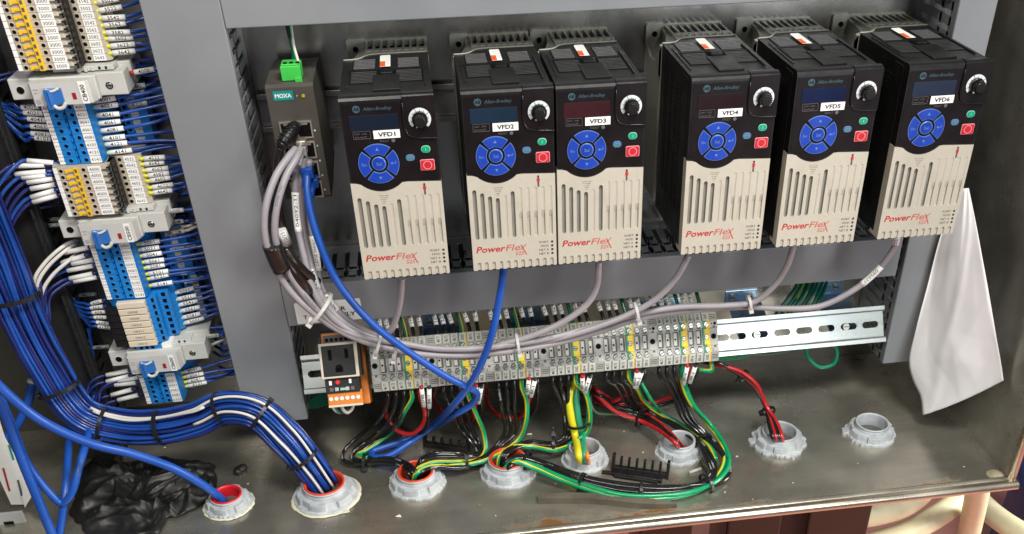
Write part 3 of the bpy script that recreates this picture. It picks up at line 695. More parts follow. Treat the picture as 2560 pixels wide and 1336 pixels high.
for k in range(nA):
    z = 8.2 + pA * (nA - 1 - k)
    feed_terminal(z, pA, -72, tR[k], '3000', 'beige terminal marked 3000 in the topmost jumpered block, ' + ('lowest, resting above the first breaker' if k == nA - 1 else cnt[nA - 1 - k] + ' above its lowest'), 'beige terminals of the topmost block')
jumper(8.2 + pA * (nA - .5), 8.2 - pA / 2, nA, -72, 'long yellow jumper comb across the topmost beige terminals')
def tplate(z, label, x1=-186, y=-60):
    t = thing('end_clamp', (-222, -10, z - 2.5), label, 'end clamp')
    m = MB()
    m.box(-234, x1, y, -10, z - 2.5, z + 1.2, 'cbgrey', 0.5)
    for k in range(5): m.box(-214 + k * 5.2, -211.6 + k * 5.2, y - 4 + k * 1.4, y, z - 2.5, z + 0.8, 'cbgrey', 0.3)
    m.build('clamp_body', t)
tplate(2.6, 'ribbed pale end clamp above the breaker tagged CB400')
tplate(-120.5, 'ribbed pale end clamp above the breaker tagged CB500')
tplate(-258.2, 'ribbed pale end clamp above the breaker tagged CB600')

def breaker(zc, sh, txt, label):
    """a fuse breaker lying across the rail: two lugs with screws and a raised centre with a blue rocker"""
    x = lambda v: v + sh
    t = thing('circuit_breaker', (x(-224), -10, zc - 11), label, 'circuit breaker', 'breakers in the terminal column')
    m = MB()
    m.box(x(-270), x(-250), -64, -14, zc - 7.5, zc + 9.2, 'cbgrey', 0.8)
    m.box(x(-251.5), x(-200), -70, -10, zc - 8.5, zc + 10.5, 'cbgrey', 0.8)
    m.box(x(-203), x(-178.5), -64, -14, zc - 7.8, zc + 10.6, 'cbgrey', 0.8)
    m.box(x(-199), x(-176), -46, -10, zc + 5, zc + 14.5, 'cbgrey', 0.7); m.box(x(-262), x(-240), -44, -10, zc + 5, zc + 12.5, 'cbgrey', 0.7)
    m.build('base', t)
    m = MB()
    prof = [(-249.5, -66), (-249.5, -78.5), (-248, -80.5), (-208, -80.5), (-203.5, -78), (-200, -66)]
    m.prism([(x(a), c) for a, c in prof], zc - 8.6, zc + 9.4, 'cbgrey', 'XY')
    m.text('1SNA', (x(-246.5), -80.6, zc + 3.6), X_, Z_, 1.2, 'greyink'); m.text('400 V', (x(-246.5), -80.6, zc + 1.0), X_, Z_, 1.0, 'greyink')
    disc(m, x(-245.2), zc - 5.4, 2.1, -80.65, 'silver', 16)
    m.box(x(-217.8), x(-214.9), -80.9, -80.4, zc - 4.6, zc + 0.5, 'redkeyd')
    fb = m.build('front_block', t)
    m = MB(); m.prism([(x(-237.5), -74), (x(-237.5), -83.5), (x(-234), -87), (x(-231.5), -84.5), (x(-225), -82.8), (x(-224.2), -74)], zc - 6.6, zc + 4.8, 'rocker', 'XY')
    m.box(x(-237.7), x(-233.0), -86, -80.5, zc - 10.8, zc + 5.2, 'rocker', 0.6); m.build('rocker', fb)
    m = MB(); m.tube(spline([(x(-233.2), -84, zc - 7.6), (x(-230.5), -84.5, zc - 10.0), (x(-226.5), -84, zc - 9.6), (x(-223.6), -83, zc - 6.2)], 5), 1.5, 'cbgrey', 8); m.tube(spline([(x(-236), -84, zc + 5.0), (x(-231), -84.5, zc + 3.6), (x(-226), -83, zc + 5.4)], 5), 1.1, 'cbgrey', 8); m.build('hook', fb)
    m = MB(); m.box(x(-211.2), x(-205.6), -80.95, -80.5, zc - 8.4, zc + 9.2, 'label'); m.text(txt, (x(-208.4), -81.05, zc), Z_, -X_, 3.2, 'ink', w=13.5, bold=0.02, al='c'); m.build('name_tag', fb)
    for xx, sc_ in ((-262.0, 0), (-192.0, 1)):
        m = MB(); m.cyl((x(xx), -64, zc + 0.2), (0, -1, 0), 3.4, 0.3, 'cbgrey', 22); hole(m, x(xx), zc + 0.2, -64.4, 3.0, 'hole', 22)
        if sc_: m.cyl((x(xx), -64.4, zc + 0.2), (0, -1, 0), 2.3, 0.3, 'screw', 18); m.box(x(xx) - 2, x(xx) + 2, -64.9, -64.7, zc - .2, zc + .5, 'hole')
        m.build('screw' if sc_ else 'screw_hole', t)
M['rocker'] = mat('rocker_blue', (0.02, 0.13, 0.42), 0.4); M['redkeyd'] = mat('dark_red_window', (0.30, 0.012, 0.014), 0.35)
breaker(-11.4, 0, 'CB400', 'pale grey breaker tagged CB400 with blue rocker, below the topmost beige terminals')
breaker(-134.2, 1.5, 'CB500', 'pale grey breaker tagged CB500 with blue rocker, above the longer blue terminal block')
breaker(-270.6, 5.5, 'CB600', 'pale grey breaker tagged CB600 with blue rocker, lowest breaker just below the cream relays')

def blue_terminal(z, h, txt, label, group, sh=0.0):
    yF = -66; x = lambda v: v + sh
    t = thing('blue_terminal', (x(-230), -10, z - h / 2), label, 'terminal', group)
    m = MB(); zt, zb = z + h / 2 - 0.12, z - h / 2 + 0.12
    m.prism([(x(a), c) for a, c in [(-251, -12), (-251, yF + 10), (-247, yF + 1), (-245, yF), (-235, yF), (-234.6, yF + 3), (-232.6, yF + 3), (-232.2, yF), (-214.6, yF), (-213.6, yF + 2), (-213.2, yF + 12), (-213, -46), (-206, -36), (-206, -12)]], zb, zt, 'fblue', 'XY')
    for xx in (-240.0, -227.5): m.cyl((x(xx), yF, z), (0, -1, 0), 2.0, 0.25, 'fblue', 16); hole(m, x(xx), z, yF - 0.3, 1.6)
    m.box(x(-234.5), x(-233.4), yF - 0.1, yF + 2, zb, z, 'fblue')
    m.build('body', t)
    m = MB(); m.box(x(-224.2), x(-215.2), yF - 0.7, yF + 0.1, zb + .1, zt - .1, 'label', 0.15)
    m.text(txt, (x(-219.7), yF - 0.78, z), X_, Z_, 2.4, 'ink', w=7.4, al='c'); m.build('marker', t)
    m = MB(); m.box(x(-249.8), x(-243.8), yF + 0.2, yF + 1.2, zb + .1, zt - .1, 'label', 0.15)
    m.text(txt, (x(-246.6), yF + 0.12, z), X_, Z_, 1.9, 'greyink', w=5.2, al='c'); m.build('marker', t)
C_T = ['4001', '4021', '4041', '4061', '4081', '4101', '4121', '4141']
C_Z = [-26.4 - 6.4 * k for k in range(8)]
for k in range(8): blue_terminal(C_Z[k], 6.4, C_T[k], 'bright blue terminal marked %s below breaker CB400, %s from its top' % (C_T[k], ORD[k]), 'blue terminals below the first breaker')
D_Z = [-77.6 - 5.51 * k for k in range(8)]; D_T = ['4522', '4542', '4562', '4582', '4602', '4622', '4642', '']
D_T = ['4522', '4542', '4562', '4582', '4602', '4602', '4622', '4642']
for k in range(8): feed_terminal(D_Z[k], 5.51, -72, D_T[k], '4000', 'beige terminal marked 4000 in the middle jumpered block, %s from its top' % ORD[k], 'beige terminals of the middle block')
jumper(D_Z[0] + 2.75, D_Z[7] - 2.75, 8, -72, 'yellow jumper comb across the beige terminals marked 4000')
F_T = ['5000', '5001', '5021', '5041', '5061', '5081', '5101', '5121', '5141']
F_Z = [-151.8 - 6.25 * k for k in range(9)]
for k in range(9): blue_terminal(F_Z[k], 6.25, F_T[k], 'bright blue terminal marked %s below breaker CB500, %s from its top' % (F_T[k], ORD[k]), 'blue terminals below the second breaker', 1.5)
I_T = ['6001', '6021', '6041', '6061', '6081', '6101']
I_Z = [-292.5 - 5.75 * k for k in range(6)]
for k in range(6): blue_terminal(I_Z[k], 5.75, I_T[k], 'bright blue terminal of the short lowest block below CB600, %s from its top' % ORD[k], 'blue terminals of the lowest block', 6.5)
# relays: blue base, cream lid with its number, small black socket
G_T = ['', 'CR308', 'CR309', 'CR310', 'CR311', 'CR312', 'CR313']
for k in range(7):
    z = -209.8 - 6.9 * k
    t = thing('slim_relay', (-225, -10, z - 3.4), ('slim blue relay with tilted unmarked cream lid, topmost of the relays' if k == 0 else 'slim blue relay whose cream lid is marked %s, %s under the unmarked one' % (G_T[k], ORD[k - 1])), 'relay', 'slim relays with cream lids')
    m = MB(); m.prism([(-252.5, -12), (-252.5, -52), (-247, -62), (-240, -66), (-214, -66), (-206, -62), (-206, -54), (-197, -52), (-197, -44), (-193, -40), (-192, -12)], z - 3.3, z + 3.3, 'fblue', 'XY')
    bs = m.build('base', t)
    m = MB(); m.box(-240.2, -214.4, -72, -65.8, z - 3.0, z + 3.0, 'cream', 0.6)
    if G_T[k]: m.text(G_T[k], (-227.5, -72.1, z), X_, Z_, 1.9, 'greyink', w=9, bold=0.01, al='c')
    m.build('lid', t)
    m = MB()
    for xx, yy in ((-210, -64.2), (-201.5, -53.4)): m.box(xx - 1.8, xx + 1.8, yy, yy + 2.4, z - 1.9, z + 1.9, 'hole')
    m.build('socket', bs)
    if k: 
        m = MB(); m.box(-252.8, -240.6, -69.5, -52, z - 3.2, z + 3.2, 'black', 0.4); m.build('relay_plug', t)
t = thing('terminal_end_piece', (-230, -10, -262), 'small blue terminal tucked under the cream relays, above breaker CB600', 'terminal')
m = MB(); m.box(-236, -212, -68, -12, -260.5, -255.8, 'fblue', 0.5)
for xx in (-231, -225.8, -220.6): hole(m, xx, -258, -68.1, 1.7)
m.build('body', t)
m = MB(); m.box(-212, -203, -67, -50, -260.2, -256, 'label'); m.build('marker', t)
# pale backing seen between the terminals and the wires on the right side
def backing(z0, z1, x0, x1, y, label, sh=0):
    t = thing('terminal_lower_tier', ((x0 + x1) / 2, y, z1), label, 'terminal tier')
    m = MB(); m.box(x0, x1, y, -8, z1, z0, 'fblue', 0.5); m.build('body', t)
    k = int((z0 - z1) / 6.4)
    m = MB(); m.box(x0 + 8, x0 + 14, y - 0.6, y, z1 + 1, z0 - 1, 'tag'); 
    for q in range(k): m.text('4000' if z0 > -100 else '24V', (x0 + 11, y - 0.7, z0 - 4 - q * 6.4), X_, Z_, 2.0, 'ink', w=5, al='c'); m.box(x0 + 2, x0 + 5, y - .3, y, z0 - 5.6 - q * 6.4, z0 - 2.6 - q * 6.4, 'hole')
    m.build('marker', t)
backing(-24, -73, -200, -178, -26, 'set back lower tier of the blue block under CB400')
backing(-150, -205, -196, -174, -26, 'set back lower tier of the blue block under CB500')
backing(-204, -254, -188, -176, -24, 'set back lower tier beside the cream relays')

# ---- wires landing on the column: coloured ferrule, white printed sleeve, then blue wire
def sleeve_on(par, a, b, r, txt, side=1, mt='label', tc='ink'):
    a = Vector(a); b = Vector(b); d = (b - a).normalized(); m = MB(); m.tube([a, a.lerp(b, .5), b], r, mt, 10)
    if txt:
        up = Vector((0, 0, 1)); up = (up - d * up.dot(d)).normalized(); nrm = (CAM - (a + b) / 2).normalized(); nrm = (nrm - d * nrm.dot(d)).normalized(); up = nrm.cross(d) * side
        dd = d * side if d.x * side > 0 else d
        if up.z < 0: up = -up
        L = (b - a).length
        m.text(txt, (a + b) / 2 + nrm * (r + 0.12), (d if d.x > 0 else -d), up, r * 1.25, tc, w=min(L * .8, len(txt) * r * .95 + 1), bold=0.01, al='c')
    m.build('marker_sleeve', par)
def landing_wire(P, r, mt, s0, s1, txt, label, ferr=None, group=None, cat='wire', sr=None):
    """P: points from the terminal outwards; sleeve covers distance s0..s1 along the first straight stretch"""
    P = [Vector(p) for p in P]; d = (P[1] - P[0]).normalized()
    Q = spline([P[0] + d * s1 * 0.98] + P[1:] if (P[1] - P[0]).length > s1 + 1 else [P[0] + d * s1 * 0.98] + P[2:], 7)
    m = MB(); m.tube([P[0] + d * s0 * .9] + Q, r, mt, 7)
    o = m.build('wire'); tag(o, label, cat, group)
    if ferr: f = MB(); f.tube([P[0], P[0] + d * s0 * .5, P[0] + d * s0], r * 1.12, ferr, 8); f.build('ferrule', o)
    sleeve_on(o, P[0] + d * s0, P[0] + d * s1, sr or r * 1.3, txt)
    return o
rnd = random.Random(3)
def right_rows(rows, Y, group, place, x_end=-149):
    n = len(rows)
    for k, (u, v, txt, slope) in enumerate(rows):
        P0 = atY(u, v, Y) + Vector((1.2, 0, 0)); d = Vector((1, 0.10 + rnd.uniform(-.08, .08), slope)).normalized()
        L = rnd.uniform(16.5, 19)
        P1 = P0 + d * (L + 5); Xe = x_end; dz = rnd.uniform(-4, 5)
        P2 = Vector((P1.x + (Xe - P1.x) * .5, P1.y + 4 + rnd.uniform(-3, 3), P1.z + dz * .4 + slope * 8)); P3 = Vector((Xe, P1.y + rnd.uniform(2, 14), P1.z + dz + slope * 14))
        landing_wire([P0, P1, P2, P3], 1.55, 'wblue', 4.4, 4.4 + L, txt, 'blue wire, white sleeve printed %s, %s down on duct side of %s' % (txt, ORD[k], place), 'ferr', group, sr=2.15)
z1 = lambda x, y: (x / 2.783, y / 2.783)
z2 = lambda x, y: (x / 2.783, 440 + y / 2.783)
z3 = lambda x, y: (x / 2.806, 860 + y / 2.806)
right_rows([(*z1(612, -20), '3482', .1), (*z1(630, 25), '3502', .12), (*z1(640, 82), '3522', .08), (*z1(660, 132), '3542', .0), (*z1(676, 184), '3562', .04), (*z1(690, 232), '3582', -.02), (*z1(705, 274), '3602', -.02), (*z1(722, 326), '3622', 0), (*z1(735, 374), '3642', 0)], -50, 'sleeved wires of the topmost beige block', 'the topmost beige block')
right_rows([(*z1(610, 712), '4001', .08), (*z1(612, 752), '4021', .02), (*z1(625, 808), '4041', .0), (*z1(645, 866), '4061', .02), (*z1(660, 918), '4081', .06), (*z1(682, 970), '4101', .02), (*z1(690, 1012), '4121', .02), (*z1(712, 1070), '4141', .02)], -52, 'sleeved wires of the blue block below the first breaker', 'the CB400 block')
right_rows([(*z1(955, 1108), '4522', 0), (*z1(958, 1148), '4542', .0), (*z1(970, 1192), '4562', .0), (*z1(985, 1228), '4582', .02), (*z2(1000, 40), '4602', .06), (*z2(1015, 86), '4622', .02), (*z2(1022, 122), '4642', .02)], -50, 'sleeved wires of the middle beige block', 'the middle beige block')
right_rows([(*z2(928, 478), '5001', .02), (*z2(935, 520), '5021', .02), (*z2(948, 562), '5041', .05), (*z2(965, 605), '5061', .03), (*z2(975, 646), '5081', .04), (*z2(990, 688), '5101', .06), (*z2(1005, 722), '5121', .1), (*z2(1018, 768), '5141', .05)], -52, 'sleeved wires of the blue block below the second breaker', 'the CB500 block')
right_rows([(*z2(1180, 822), '5501', .12), (*z2(1195, 866), '5521', .12), (*z2(1205, 908), '5541', .12), (*z2(1220, 948), '5561', .12), (*z2(1232, 994), '5581', .12), (*z2(1248, 1032), '5601', .12)], -40, 'sleeved wires of the cream relays', 'the cream relays')
right_rows([(*z3(1250, 205), '6041', .06), (*z3(1268, 238), '6061', .08), (*z3(1275, 272), '6081', .06), (*z3(1280, 302), '6101', .06)], -50, 'sleeved wires of the lowest blue block', 'the lowest block')
# single loose-lying sleeves on the duct side
singles = [((940, 508), -46, '4000', 'redferr', .10, 'with a red ferrule beside breaker CB400', 'wblue'), ((880, 612), -30, '4000', None, .05, 'half hidden behind breaker CB400', 'wblue'), ((880, 668), -28, '4000', None, .1, 'set back under breaker CB400, upper of two', 'wblue'), ((895, 736), -28, '4000', None, .06, 'set back beside the sleeve 4021', 'wblue'), ((800, 1104), -46, '4000', None, .1, 'between the blue and the middle beige block', 'wblue')]
for (uv, Y, txt, fr, sl, pl, mt) in singles:
    P0 = atY(*z1(*uv), Y); P0.x -= 4; d = Vector((1, .05, sl)).normalized(); P1 = P0 + d * 22
    landing_wire([P0, P1, P1 + Vector((9, 3, 1.5)), Vector((-149, P1.y + 6, P1.z + 4))], 1.55, mt, 3.5, 20, txt, 'blue wire with sleeve printed %s %s' % (txt, pl), fr, sr=2.2)
singles = [((1160, 248), -46, '5000', 'redferr', -.0, 'with a big red ferrule beside breaker CB500', 'wblue'), ((1140, 330), -30, '24VCOM', None, .02, 'half hidden behind breaker CB500', 'wblue'), ((1150, 372), -26, '24VCOM', None, .05, 'pale, directly below CB500', 'wwhite'), ((1150, 410), -30, '24VCOM', None, .10, 'pale and tilted, second below CB500', 'wwhite'), ((1190, 520), -26, '24VCOM', None, .12, 'level with sleeve 5021', 'wwhite'), ((1290, 745), -32, '24VCOM', None, .2, 'just above the cream relays', 'wwhite')]
for (uv, Y, txt, fr, sl, pl, mt) in singles:
    P0 = atY(*z2(*uv), Y); P0.x -= 4; d = Vector((1, .05, sl)).normalized(); P1 = P0 + d * 26
    landing_wire([P0, P1, P1 + Vector((6, 3, 1.5)), Vector((-149, P1.y + 6, P1.z + 3))], 1.55, mt, 3.5, 22 if len(txt) > 4 else 19, txt, 'wire with sleeve printed %s %s' % (txt, pl), fr, sr=2.1)
singles = [((1170, 1108), -44, '601', None, .02, 'at the lower corner of the cream relays', 'wblue'), ((1430, 1120), -46, '6000', 'redferr', .02, 'with a red ferrule beside breaker CB600', 'wblue')]
for (uv, Y, txt, fr, sl, pl, mt) in singles:
    P0 = atY(*z2(*uv), Y); P0.x -= 2; d = Vector((1, .05, sl)).normalized(); P1 = P0 + d * 18
    landing_wire([P0, P1, P1 + Vector((3, 2, 1)), Vector((-149, P1.y + 4, P1.z + 1))], 1.55, mt, 3.0, 15, txt, 'wire with sleeve printed %s %s' % (txt, pl), fr, sr=2.0)
P0 = atY(*z2(1440, 1185), -40); m = MB(); m.tube(spline([P0, P0 + Vector((8, 2, 1.5)), P0 + Vector((18, 5, 4)), P0 + Vector((28, 12, 6))]), 2.0, 'silver'); tag(m.build('wire'), 'pale grey sleeved wire just below the red ferrule of CB600', 'wire')
# loose blue wires bridging behind the sleeves
for k, (a, z_) in enumerate([(-196, -2), (-190, -8), (-184, -15), (-186, 16), (-186, -76), (-184, -92), (-178, -122), (-176, -140), (-176, -150), (-178, -170), (-176, -198), (-176, -208), (-178, -232), (-178, -246), (-176, -268), (-176, -284), (-178, -292), (-180, -300), (-178, -318)]):
    m = MB(); s_ = rnd.uniform(-6, 6)
    m.tube(spline([(a, -14, z_), (a + 10, -28, z_ + 2), (-164, -36 + s_, z_ + 4), (-148, -40 + s_, z_ + 9)]), 1.5, 'wblue' if k % 4 else 'wnavy')
    tag(m.build('wire'), 'bare blue wire crossing behind the printed sleeves to the wide duct', 'wire', 'bare blue wires behind the printed sleeves')

# ---- left side: sleeves and wires curving down into the big bundle
def left_row(u0, v0, u1, v1, Y, txt, pts, label, group, mt='wblue', r=1.55, sr=2.15):
    """u0,v0: end of the sleeve at the terminal; u1,v1: its far end; pts continue in photograph pixels with depth"""
    A = atY(u0, v0, Y); B = atY(u1, v1, Y)
    Bd = B + (B - A).normalized() * 3
    Q = [B, Bd] + px(pts)
    m = MB(); m.tube([A + (A - B).normalized() * 6, A] + spline(Q, 7), r, mt, 7)
    o = m.build('wire'); tag(o, label, 'wire', group); sleeve_on(o, A, B, sr, txt, 1); return o
LR = [(z1(270, 742), z1(150, 750), '4001'), (z1(300, 790), z1(165, 785), '4021'), (z1(322, 838), z1(192, 828), '4041'), (z1(345, 885), z1(214, 880), '4061'), (z1(352, 940), z1(217, 930), '4081'), (z1(356, 970), z1(242, 960), '4101')]
for k, (a, c, t_) in enumerate(LR):
    left_row(*a, *c, -50, t_, [(c[0] - 22, c[1] - 2 - 3 * (2 - k), -46), (14, c[1] - 6 - 7 * k, -40), (-30, 245 + 6 * k, -36)], 'blue wire, sleeve printed %s, %s down on the bundle side of the CB400 block' % (t_, ORD[k]), 'sleeved wires on the bundle side of the first blue block')
LD = [(z1(375, 1135), z1(180, 1112)), (z1(310, 1150), z1(88, 1150)), (z1(320, 1195), z1(120, 1212)), (z1(318, 1220), z1(142, 1245)), (z2(370, 20), z2(196, 50)), (z2(385, 60), z2(212, 92)), (z2(382, 100), z2(218, 145)), (z2(400, 135), z2(244, 190))]
for k, (a, c) in enumerate(LD):
    jx = rnd.uniform(-5, 6); c = (c[0] + jx, c[1] + rnd.uniform(-3, 3))
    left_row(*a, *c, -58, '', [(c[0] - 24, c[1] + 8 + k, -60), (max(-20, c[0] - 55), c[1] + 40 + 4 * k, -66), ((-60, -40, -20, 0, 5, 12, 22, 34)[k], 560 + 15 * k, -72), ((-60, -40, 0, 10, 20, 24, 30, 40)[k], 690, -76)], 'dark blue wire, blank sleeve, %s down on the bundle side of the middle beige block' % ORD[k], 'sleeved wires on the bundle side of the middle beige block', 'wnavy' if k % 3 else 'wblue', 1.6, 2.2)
LF = [(z2(615, 498), z2(450, 535)), (z2(590, 555), z2(428, 605)), (z2(650, 585), z2(500, 612)), (z2(648, 625), z2(470, 660)), (z2(645, 680), z2(485, 715)), (z2(675, 705), z2(515, 735))]
for k, (a, c) in enumerate(LF):
    left_row(*a, *c, -56, '', [(c[0] - 24, c[1] + 8, -58), (c[0] - 60, c[1] + 40, -66), (104 + 4 * k, 740 + 12 * k, -74), (112, 850, -78), (150 + 3 * k, 960, -70)], 'dark blue wire, blank sleeve, %s down on the bundle side of the CB500 block' % ORD[k], 'sleeved wires on the bundle side of the second blue block', 'wnavy' if k != 3 else 'wblue', 1.6, 2.2)
for k, (dx, dy) in enumerate([(0, 0), (9, 8), (20, 30)]):
    m = MB(); m.tube(spline(px([(195, 600 + dy, -40), (160 + dx, 615 + dy, -56), (110 + dx, 660 + dy, -66), (85 + dx, 705 + dy, -72), (100 + dx / 2, 790 + dy, -76), (118, 880, -74)]), 7), 1.7, 'wwhite')
    tag(m.build('wire'), 'bare white wire curving from the second blue block into the bundle, %s from outside' % ORD[k], 'wire')
LG = [(z2(712, 868), z2(635, 890)), (z2(718, 908), z2(630, 920)), (z2(735, 945), z2(642, 952)), (z2(742, 985), z2(655, 985)), (z2(758, 1030), z2(670, 1018)), (z2(768, 1058), z2(682, 1048))]
for k, (a, c) in enumerate(LG):
    left_row(*a, *c, -48, ['600', '602', '604', '606', '608', '6122'][k], [(c[0] - 18, c[1] - 1, -44), (c[0] - 36, c[1] - 4 - 3 * k, -38), (172 - k * 2, 735 + 3 * k, -28), (165, 700, -20)], 'blue wire with short grey printed sleeve, %s from the top beside the black relay plugs' % ORD[k], 'sleeved wires of the relay plugs', 'wblue', 1.4, 1.9)
LI = [(z3(900, 188), z3(748, 220)), (z3(905, 225), z3(748, 265)), (z3(970, 235), z3(830, 262)), (z3(955, 272), z3(805, 288)), (z3(925, 320), z3(782, 360)), (z3(970, 358), z3(828, 395))]
for k, (a, c) in enumerate(LI):
    left_row(*a, *c, -54, '', [(c[0] - 22, c[1] + 6, -56), (c[0] - 44, c[1] + 24, -60), (max(205, c[0] - 50), c[1] + 60, -66), (230 + 4 * k, 1030 + 2 * k, -60)], 'dark blue wire, blank sleeve, %s down on the bundle side of the lowest block' % ORD[k], 'sleeved wires on the bundle side of the lowest block', 'wnavy', 1.5, 2.3)
for k, (u, v, tx, Yd) in enumerate([(150, 548, '+24VDC', -22), (155, 562, '+24VDC', -30), (240, 735, '6000', -26), (275, 866, '+24VD', -30)]):
    A = atY(u, v, Yd); B = atY(u - 50 + 8 * (k > 1), v + 4, Yd); m = MB(); m.tube(spline([A, B, B + Vector((-10, 6, -2)), B + Vector((-20, 16, -6))]), 1.5, 'wnavy'); o = m.build('wire')
    tag(o, 'dim wire, grey sleeve printed %s, %s' % (tx, ['beside breaker CB500', 'just under the other one beside CB500', 'above the cream relays', 'beside breaker CB600'][k]), 'wire'); sleeve_on(o, A, B, 2.0, tx, 1, 'silver')
# dark slack wires from the lower left of the first block
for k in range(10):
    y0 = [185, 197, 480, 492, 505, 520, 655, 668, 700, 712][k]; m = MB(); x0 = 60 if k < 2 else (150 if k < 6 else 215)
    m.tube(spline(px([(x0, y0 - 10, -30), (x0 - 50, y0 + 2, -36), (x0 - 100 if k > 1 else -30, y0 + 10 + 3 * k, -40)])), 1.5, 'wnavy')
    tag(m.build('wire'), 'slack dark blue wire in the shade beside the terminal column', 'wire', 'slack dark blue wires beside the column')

# ================================================================ the big blue bundle
G = px([(-115, 380, -78), (-65, 520, -80), (-6, 650, -84), (45, 780, -88), (112, 910, -92), (203, 1036, -98), (300, 1066, -104), (400, 1066, -112), (490, 1046, -116), (560, 1018, -120), (640, 1030, -128), (712, 1095, -136), (770, 1165, -140), (813, 1222, -396)])
G[0] = G[0] + Vector((-6, 8, 110))
W = [24, 22, 19, 17.5, 16.5, 15, 15, 15, 15, 14.5, 15, 16.5, 15, 13]
def bundle_frames(P, W, n=7):
    Q = spline(P, n); ww = []
    for i in range(len(P) - 1):
        for j in range(n): ww.append(W[i] + (W[i + 1] - W[i]) * j / n)
    ww.append(W[-1]); return Q, ww
GQ, GW = bundle_frames(G, W)
def bundle_wires(Q, Wd, offs, r, mats, label, group, wob=0.12, skew=1.0):
    fr = []
    u = None
    for i in range(len(Q)):
        t_ = (Q[min(i + 1, len(Q) - 1)] - Q[max(0, i - 1)]).normalized()
        view = (CAM - Q[i]).normalized(); s_ = t_.cross(view).normalized(); fr.append((s_, t_.cross(s_).normalized() * -1))
    for k, (a, b_) in enumerate(offs):
        ph = rnd.uniform(0, 6.28); ph2 = rnd.uniform(0, 6.28); pts = []
        for i, q in enumerate(Q):
            f = i / (len(Q) - 1); aa = a + wob * math.sin(ph + f * 9); bb = b_ + wob * math.sin(ph2 + f * 8)
            pts.append(q + fr[i][0] * aa * Wd[i] + fr[i][1] * bb * Wd[i] * 0.75 * skew)
        m = MB(); mt = mats[k % len(mats)] if isinstance(mats, list) else mats
        m.tube(pts, r, mt, 7); lb = label[mt] if isinstance(label, dict) else label
        tag(m.build('wire'), lb, 'wire', group[mt] if isinstance(group, dict) else group)
    return fr
offs = []
for i in range(7): offs.append((-0.95 + 1.9 * i / 6, 0.55 - 0.35 * abs(i - 3) / 3))
for i in range(7): offs.append((-0.88 + 1.76 * i / 6, 0.25 - 0.2 * abs(i - 3) / 3))
for i in range(8): offs.append((-1.0 + 2.0 * i / 7, -0.02))
for i in range(7): offs.append((-0.85 + 1.7 * i / 6, -0.34))
for i in range(5): offs.append((-0.6 + 1.2 * i / 4, -0.62))
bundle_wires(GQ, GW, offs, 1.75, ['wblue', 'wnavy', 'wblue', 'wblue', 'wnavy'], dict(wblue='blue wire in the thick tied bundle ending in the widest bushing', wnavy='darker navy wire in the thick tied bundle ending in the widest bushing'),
             dict(wblue='blue wires of the thick tied bundle', wnavy='navy wires of the thick tied bundle'))
i0 = 7 * 5
whites = [(-0.62, 0.74, i0 + 1, len(GQ)), (-0.50, 0.76, i0 + 2, i0 + 26), (0.35, 0.78, i0 + 21, len(GQ))]
for k, (a, b_, s_, e_) in enumerate(whites):
    Qs, Ws = GQ[s_:e_], GW[s_:e_]
    bundle_wires(Qs, Ws, [(a, b_)], 1.4, 'wwhite', 'white wire lying on the blue bundle, ' + ['the longest, along its upper edge', 'a short stretch beside the longest one', 'along the lower edge ending in the floor bushing'][k], 'white wires on the bundle', wob=0.05)

def tie_at(Q, i, rad, label, mt='tie', wd=2.6, headoff=1.0, thin=1.2, sq=0.8, grp=None, tail=0, rot=0.0):
    c = Q[i]; t_ = (Q[min(i + 1, len(Q) - 1)] - Q[max(0, i - 1)]).normalized(); view = (CAM - c).normalized(); s_ = t_.cross(view).normalized(); n_ = s_.cross(t_).normalized()
    if n_.dot(view) < 0: n_ = -n_
    t = thing('cable_tie', tuple(c), label, 'cable tie', grp)
    m = MB(); N_ = 24
    for q in range(N_):
        pass
    ring = []
    prof = [(-wd / 2, 0), (wd / 2, 0), (wd / 2, thin), (-wd / 2, thin)]
    vs = []
    for q in range(N_):
        a = 2 * math.pi * q / N_
        dr = s_ * math.cos(a) + n_ * math.sin(a) * sq
        for (x, h) in prof: vs.append(c + dr * rad + dr.normalized() * h + t_ * x)
    m.add(vs, [(q * 4 + j, q * 4 + (j + 1) % 4, ((q + 1) % N_) * 4 + (j + 1) % 4, ((q + 1) % N_) * 4 + j) for q in range(N_) for j in range(4)], mt)
    m.build('band', t)
    a = rot; dr = (s_ * math.cos(a) + n_ * math.sin(a) * sq); hc = c + dr * (rad + 1.4) * headoff
    def T(p): return hc + t_ * p[0] + s_ * p[1] + n_ * p[2]
    m = MB(); m.box(-2.2 * wd / 2.6, 2.2 * wd / 2.6, -2.4, 2.4, -1.8, 1.8, mt, 0.4, T)
    if tail: m.box(-wd * .42, wd * .42, 0, tail, -0.4, 0.4, mt, 0, T)
    m.build('head', t)
tie_at(GQ, 7 * 2 + 5, 23, 'black cable tie high on the hanging blue bundle, beside the sleeves of CB500', wd=4)
tie_at(GQ, 7 * 5 - 4, 19, 'black cable tie low on the hanging blue bundle, above its bend', wd=3.6)
tie_at(GQ, 7 * 5 + 4, 15.5, 'black cable tie at the bend of the blue bundle, where the white wires appear', wd=3.4)
tie_at(GQ, 7 * 7, 15, 'shiny black cable tie in the middle of the horizontal stretch of the blue bundle', wd=4, tail=3, rot=-0.2)
tie_at(GQ, 7 * 9 - 1, 14.5, 'black cable tie on the blue bundle just before it passes the wide duct', wd=3.2)
tie_at(GQ, 7 * 10 + 1, 15.5, 'black cable tie with bulky head where the blue bundle bends down by the wide duct', wd=3.2, rot=3.1)
tie_at(GQ, 7 * 12 - 2, 15.5, 'black cable tie nearest the widest floor bushing on the blue bundle', wd=3.2, rot=0.3)

